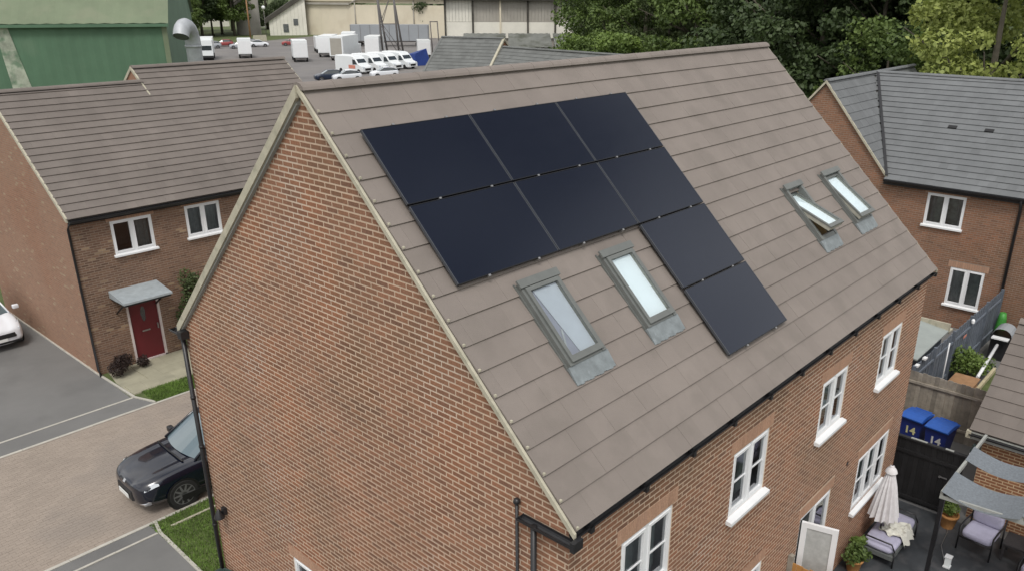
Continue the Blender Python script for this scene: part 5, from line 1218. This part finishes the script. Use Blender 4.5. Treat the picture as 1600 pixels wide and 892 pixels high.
# column fronted building
cb = thing('industrial_building', 'industrial building with dark pillars between cream wall panels', 'factory', (93.5, 102.5, 0))
e1 = V((22.5, -23.5, 0)); e1n = e1.normalized(); es = V((-e1n.y, e1n.x, 0)); es = es if (CAM - V((93.5, 102.5, 0))).dot(es) > 0 else -es
for i in range(7):
    a0 = 4.6 * i - 1.0 + (0 if i else 0); a1 = a0 + 4.6
    m = MB(); m.obox(V((0, 0, 0)), e1n, es, Z, a0 + .15, a1 - .15, -.3, 0, 4.0 if i else 0, 6.55); m.build('lower_panel', 'whitewall', cb)
    m = MB(); k = 8
    for j in range(k): m.obox(V((0, 0, 0)), e1n, es, Z, a0 + .15 + (4.3) * j / k, a0 + .15 + 4.3 * (j + 1) / k - .04, -.3, -.10 - .04 * (j % 2), 6.6, 9.9)
    m.build('upper_panel', 'creamgrey' if i else 'whitewall', cb)
    m = MB(); m.obox(V((0, 0, 0)), e1n, es, Z, a0 - .15, a0 + .15, -.2, .25, 0, 9.95); m.build('pillar', 'darkroof' if i % 3 != 2 else 'cream', cb)
m = MB(); m.obox(V((0, 0, 0)), e1n, es, Z, -1.5, 33, -14, 1.0, 9.95, 10.9); m.build('flat_roof', 'darkroof', cb)
m = MB(); m.obox(V((0, 0, 0)), e1n, es, Z, -1.2, 32, -13.5, -.35, 0, 9.9); m.build('core_wall', 'creamgrey', cb)
# mossy sheet roofs in front of it
ms = thing('low_shed', 'low shed with mossy grey sheet roof in front of the pillared building', 'shed', (91.0, 97.0, 0))
for i in range(4):
    a0, a1 = i * 7.2, i * 7.2 + 6.8; fr_ = es * 7.5
    P1 = e1n * a0 + Z * 5.0; P2 = e1n * a1 + Z * 5.0; m = MB(); k = 14
    for j in range(k):
        p, q2 = P1.lerp(P2, j / k), P1.lerp(P2, (j + 1) / k); w0, w1 = .06 * (j % 2), .06 * (1 - j % 2)
        m.quad(p + fr_ - Z * (1.7 - w0), q2 + fr_ - Z * (1.7 - w1), q2 + Z * w1, p + Z * w0)
    m.build('roof_sheet', 'asbestos', ms)
m = MB(); m.obox(V((0, 0, 0)), e1n, es, Z, -.3, 29, -.3, 7.2, 0, 3.1); m.build('shed_wall', 'creamgrey', ms)
# lattice tower
lt = thing('lattice_tower', 'dark steel lattice tower with braced legs in the yard', 'tower', (91.2, 118.2, 0))
u1, u2 = V((.85, -.5, 0)), V((.5, .85, 0))
legs = []
for a in (0, 2.9):
    for b in (0, 1.6):
        p0 = u1 * (a + (1.2 if b else 0)) + u2 * b * 1.2; p1 = u1 * (a - .6) + u2 * b + Z * 13; legs.append((p0, p1)); m = MB(); m.tube([p0, p1], .17, 6); m.build('leg', 'steel', lt)
for i in (0, 1):
    for z0, z1 in ((.05, .45), (.45, .9)):
        a, b = legs[i], legs[i + 2]; m = MB(); m.tube([a[0].lerp(a[1], z0), b[0].lerp(b[1], z1)] if z0 > .4 else [a[0].lerp(a[1], z1), b[0].lerp(b[1], z0)], .06, 5); m.build('brace', 'steel', lt)
for z in (.45, .9):
    for i, j in ((0, 2), (1, 3), (0, 1), (2, 3)):
        m = MB(); m.tube([legs[i][0].lerp(legs[i][1], z), legs[j][0].lerp(legs[j][1], z)], .06, 5); m.build('brace', 'steel', lt)
lt2 = thing('lattice_tower', 'slimmer steel frame standing right of the lattice tower', 'tower', (97.2, 111.6, 0))
for a in (0, 1.3):
    m = MB(); m.tube([u1 * a, u1 * (a - .3) + Z * 6.4], .10, 6); m.build('leg', 'steel', lt2)
m = MB(); m.tube([Z * 6.3 - u1 * .3, Z * 6.3 + u1 * 1.0], .09, 5); m.build('brace', 'steel', lt2)
# street lamp, pole, stone block
t = thing('street_lamp', 'pole with a round white lamp among the far trees', 'street lamp', (117.5, 200, 0)); m = MB(); m.tube([(0, 0, 0), (0, 0, 6.7)], .08, 6); m.build('pole', 'steel', t); m = MB(); m.ball((0, 0, 7.2), .48); m.build('lamp_globe', 'white', t)
t = thing('utility_pole', 'tall thin pole behind the pale stone block', 'pole', (108.5, 192.5, 0)); m = MB(); m.tube([(0, 0, 0), (0, 0, 13)], [.22, .14], 8); m.build('pole', 'wood_raw', t)
m = MB(); m.hexa([(-1.6, -.5, 0), (1.6, -.5, 0), (1.6, .5, 0), (-1.6, .5, 0), (-1.5, -.45, 1.3), (1.55, -.45, 1.35), (1.5, .45, 1.3), (-1.5, .45, 1.25)]); o = m.build('stone_block', 'stone'); o.location = (106.3, 184.5, 0); o.rotation_euler = (0, 0, -.52); tag(o, 'pale stone block at the foot of the tall pole', 'block')
sheet('grass_verge', [(70, 186), (104, 182), (150, 205), (150, 330), (70, 330)], -.002, 'soil')
t = thing('far_building', 'long pale building glimpsed between the far tree trunks', 'building', (100, 268, 0)); m = MB(); m.box(-25, 45, 0, 6, 0, 3.4); m.build('wall', 'whitewall', t); m = MB(); m.box(-26, 46, -.5, 6.5, 3.4, 3.9); m.build('roof', 'darkroof', t)

# ================================================================== MIDDLE HOUSES (grey roofs behind the ridge)
def rowhouse(label, A, B, W_, zr, ze, loc_seed, gable_mat='brick'):
    A, B = V((*A, 0)), V((*B, 0)); D = (B - A).normalized(); s = V((-D.y, D.x, 0)); s = s if (CAM - A).dot(s) > 0 else -s; L_ = (B - A).length
    t = thing('terraced_house', label, 'house', A + s * W_)
    O = -s * W_; hw = W_
    for sg, nm in ((1, 'front_slope'), (-1, 'back_slope')):
        ed = s * sg * hw + Z * ze; rd = Z * zr; vd = (rd - ed); SLn = vd.length; Vd = vd.normalized()
        U = D if (D.cross(Vd)).z > 0 else -D; st = O + ed + (V((0, 0, 0)) if U == D else D * L_)
        roof(t, nm, st, U, Vd, L_, SLn, 'tile_mid', gauge=.34, tw=.33, seed=loc_seed)
    ridge(t, O + Z * (zr + .03), O + D * L_ + Z * (zr + .03), 'tile_mid')
    for p, nm in ((O + D * .02, 'gable_wall'), (O + D * (L_ - .02), 'gable_wall')):
        m = MB(); m.poly([p - s * hw, p + s * hw, p + s * hw + Z * (ze - .05), p + Z * (zr - .05), p - s * hw + Z * (ze - .05)]); m.build(nm, gable_mat, t)
        m = MB()
        for sg in (1, -1):
            a, b = p + s * sg * (hw + .05) + Z * ze, p + Z * zr; m.hexa([a - D * .08 - Z * .1, a + D * .08 - Z * .1, b + D * .08 - Z * .1, b - D * .08 - Z * .1, a - D * .08 + Z * .07, a + D * .08 + Z * .07, b + D * .08 + Z * .07, b - D * .08 + Z * .07])
        m.build('verge_trim', 'verge' if nm and p != O + D * .02 else 'tile_mid', t)
    for sg in (1, -1):
        m = MB(); m.quad(O + s * sg * (hw - .2), O + s * sg * (hw - .2) + D * L_, O + s * sg * (hw - .2) + D * L_ + Z * (ze + .1), O + s * sg * (hw - .2) + Z * (ze + .1)); m.build('side_wall', 'brick', t)
    return t
rowhouse('taller dark grey roofed house with a brick gable step behind the ridge', (35.9, 41.4), (37.6, 36.9), 4.6, 8.27, 5.0, 31)
rowhouse('lower dark grey roofed house right of the brick gable step', (37.2, 36.6), (36.4, 25.2), 4.6, 7.75, 4.6, 32)

# ================================================================== TREES
def trunk_mesh(h, r, limbs, seed):
    rr = random.Random(seed); m = MB(); top = V((rr.uniform(-.3, .3), rr.uniform(-.3, .3), h))
    m.tube([(0, 0, 0), (rr.uniform(-.1, .1), rr.uniform(-.1, .1), h * .4), top], [r, r * .75, r * .25], 8); tips = []
    for i in range(limbs):
        a = 2 * PI * i / limbs + rr.uniform(-.3, .3); z = h * rr.uniform(.3, .75); d = V((math.cos(a), math.sin(a), rr.uniform(.4, 1.0))); e = V((0, 0, z)) + d * h * .35
        m.tube([(0, 0, z), V((0, 0, z)) + d * h * .15, e], [r * .4, r * .28, r * .08], 6); tips.append(e)
    return m.mesh('trunk', 'bark'), tips
def crown_spec(h, R, low, seed, k=26):
    rr = random.Random(seed); cs, rs = [], []
    for i in range(k):
        u = rr.uniform(0, 1); z = low + (h - low) * u; env = R * (math.sin(PI * (.12 + .80 * u))) ** .7; a = rr.uniform(0, 2 * PI); q = env * rr.uniform(.2, 1.0) ** .6
        cs.append((math.cos(a) * q, math.sin(a) * q, z)); s = R * rr.uniform(.13, .27); rs.append((s * 1.15, s * 1.15, s * .7))
    return cs, rs
PROTO = {}
def tree(label, loc, kind, rz=0, sc=1.0, group='trees in the dense belt behind the houses', cat='tree'):
    """kind: (leaf material, height, radius, lowest foliage, leaves, leaf size, seed)"""
    if kind not in PROTO:
        lm, h, R, low, n, ls, sd = kind; tm, _ = trunk_mesh(h * .8, .05 + h * .018, 7, sd); cs, rs = crown_spec(h, R, low, sd, 95)
        PROTO[kind] = (tm, leaf_mesh('crown', cs, rs, n, ls, lm, shell=.5))
    tm, cm = PROTO[kind]; t = thing('broadleaf_tree', label, cat, loc, rz, group)
    for nm, me in (('trunk', tm), ('crown', cm)):
        o = bpy.data.objects.new(nm, me); C.objects.link(o); o.parent = t
    t.scale = (sc, sc, sc); return t
KD = ('leaf_dark', 17, 5.2, 1.0, 26000, .30, 1); KD2 = ('leaf_dark', 14, 5.0, .5, 24000, .30, 2); KM = ('leaf_mid', 15, 5.0, .8, 26000, .28, 3); KO = ('leaf_olive', 13, 4.2, .8, 20000, .26, 4)
KL = ('leaf_light', 7.5, 3.2, .2, 15000, .24, 5); KY = ('leaf_lime', 15, 4.6, 1.5, 34000, .24, 6); KB = ('leaf_mid', 9, 3.4, .2, 15000, .24, 7)
def ray(px, d):                                       # plan position along a compass bearing seen from the drone
    ang = math.radians(np.interp(px, (640, 900, 1230, 1600, 1700), (50.5, 38.9, 25.3, 11.6, 7.8)))
    return V((CAM.x + d * math.cos(ang), CAM.y + d * math.sin(ang), 0))
TR = [(908, 78, KL, 'pale green'), (950, 86, KM, 'mid green'), (945, 76, KB, 'mid green low'), (965, 66, KL, 'bright green low'), (1010, 80, KM, 'mid green'), (1045, 76, KO, 'olive green'), (1090, 70, KM, 'mid green'), (1130, 74, KO, 'olive green'),
      (1175, 68, KO, 'olive green'), (1215, 62, KD2, 'dark'), (1260, 66, KM, 'mid green'), (1290, 58, KD, 'dark'), (1330, 60, KD2, 'dark'), (1375, 56, KD, 'dark'), (1400, 52, KB, 'mid green low'), (1440, 58, KD, 'dark'), (1490, 56, KD2, 'dark'), (1540, 58, KD, 'dark'),
      (1575, 55, KD2, 'dark'), (1640, 57, KD, 'dark'), (960, 102, KO, 'olive green'), (940, 104, KM, 'mid green'), (1000, 98, KD, 'dark'), (1060, 100, KO, 'olive green'), (1120, 96, KD, 'dark'), (1180, 92, KD2, 'dark'), (1240, 88, KD, 'dark'), (1300, 84, KM, 'mid green'), (1360, 80, KD, 'dark'), (1420, 78, KD2, 'dark'),
      (1480, 78, KD, 'dark'), (1540, 76, KM, 'mid green'), (1600, 76, KD, 'dark'), (945, 118, KD, 'dark'), (975, 124, KM, 'mid green'), (1010, 122, KD, 'dark'), (1110, 120, KD2, 'dark'), (1210, 116, KD, 'dark'), (1320, 108, KD, 'dark'), (1440, 104, KM, 'mid green'), (1560, 100, KD, 'dark'), (1680, 96, KD2, 'dark')]
place = {0: 'first rank', 1: 'second rank', 2: 'back rank'}
for i, (px, d, k, nm) in enumerate(TR):
    side = ['left end', 'left', 'middle left', 'middle', 'middle right', 'right', 'far right'][min(6, int((px - 840) / 118))]; rank = 'front' if i < 20 else ('middle' if i < 33 else 'rear')
    tree(f'{nm} leafy tree in the {rank} row of the tree belt, {side} part', ray(px, d), k, i * 1.7, 1.0 + .12 * math.sin(i * 2.3), 'trees in the belt behind the houses, ' + nm + ' ' + rank + ' ' + side)
tree('bright yellow green tree at the upper right corner above the grey roof', ray(1555, 44.5), KY, 2.2, .98, None)
tree('lower yellow green tree just above the right end of grey roof', ray(1600, 43), KL, .5, .9, None)
for i, (x_, y_, k) in enumerate([(99, 216, KM), (105, 210, KD), (110, 214, KO), (113, 208, KM), (92, 208, KM), (86, 212, KD), (116, 220, KD), (122, 224, KM), (103, 226, KD), (94, 224, KD2), (108, 234, KD), (118, 240, KD), (128, 236, KM), (84, 226, KD2)]):
    kk = (k[0], k[1], 5.4, 4.2, 9000, .6, k[6] + 20)
    tree('tree with bare lower trunk behind the far parked cars', V((x_, y_, 0)), kk, i * 1.1, 1.05, 'trees behind the far car park')
# distant treeline so that the horizon is closed
for i in range(40):
    a = math.radians(-40 + i * 5.2); d = 260 + 30 * math.sin(i * 2.1)
    tree('distant tree on the horizon', V((CAM.x + d * math.cos(a), CAM.y + d * math.sin(a), 0)), KD if i % 2 else KM, i, 1.3, 'distant trees closing the horizon')

# ---- small things
m = MB(); m.box(-.15, .15, -.012, 0, -.035, .035); m.box(-.15, .15, -.013, -.011, -.02, .02); o = m.build('fence_sign', 'salmon'); o.location = (20.9, 1.06, 1.35); tag(o, 'small pink sign fixed to the blue grey fence', 'sign')
m = MB(); m.lathe((0, 0, 0), [(.05, 0), (.06, .09), (.03, .14)], 10); o = m.build('solar_lamp', 'white'); o.location = (21.5, 1.04, 1.62); tag(o, 'small white lamp on top of the blue grey fence', 'lamp')
for i, (x_, lb) in enumerate(((16.55, 'small white wall light on near end of the blue grey fence'), (17.2, 'second small white light along the blue grey fence'))):
    m = MB(); m.box(-.09, .09, -.05, .05, 0, .05); o = m.build('fence_light', 'white'); o.location = (x_, 1.16, 1.80); tag(o, lb, 'light')
m = MB(); m.box(-.035, .035, -.012, 0, -.035, .035); o = m.build('air_vent', 'black', house); o.location = (8.75, rf - .002, 2.75)
t = thing('small_statue', 'small dark garden ornament with pale feet beside the garage corner', 'ornament', (12.78, -1.30, 1.70))
m = MB(); m.lathe((0, 0, .03), [(.05, 0), (.075, .06), (.05, .13), (.03, .16), (.045, .2), (.01, .25)], 10); m.build('figure', 'bingreen', t)
m = MB(); m.box(-.09, .09, -.07, .07, -.02, .0); m.build('stand', 'wood_black', t)
for s_ in (-1, 1):
    m = MB(); m.box(-.06, -.02, s_ * .04 - .015, s_ * .04 + .015, 0, .03); m.build('foot', 'white', t)
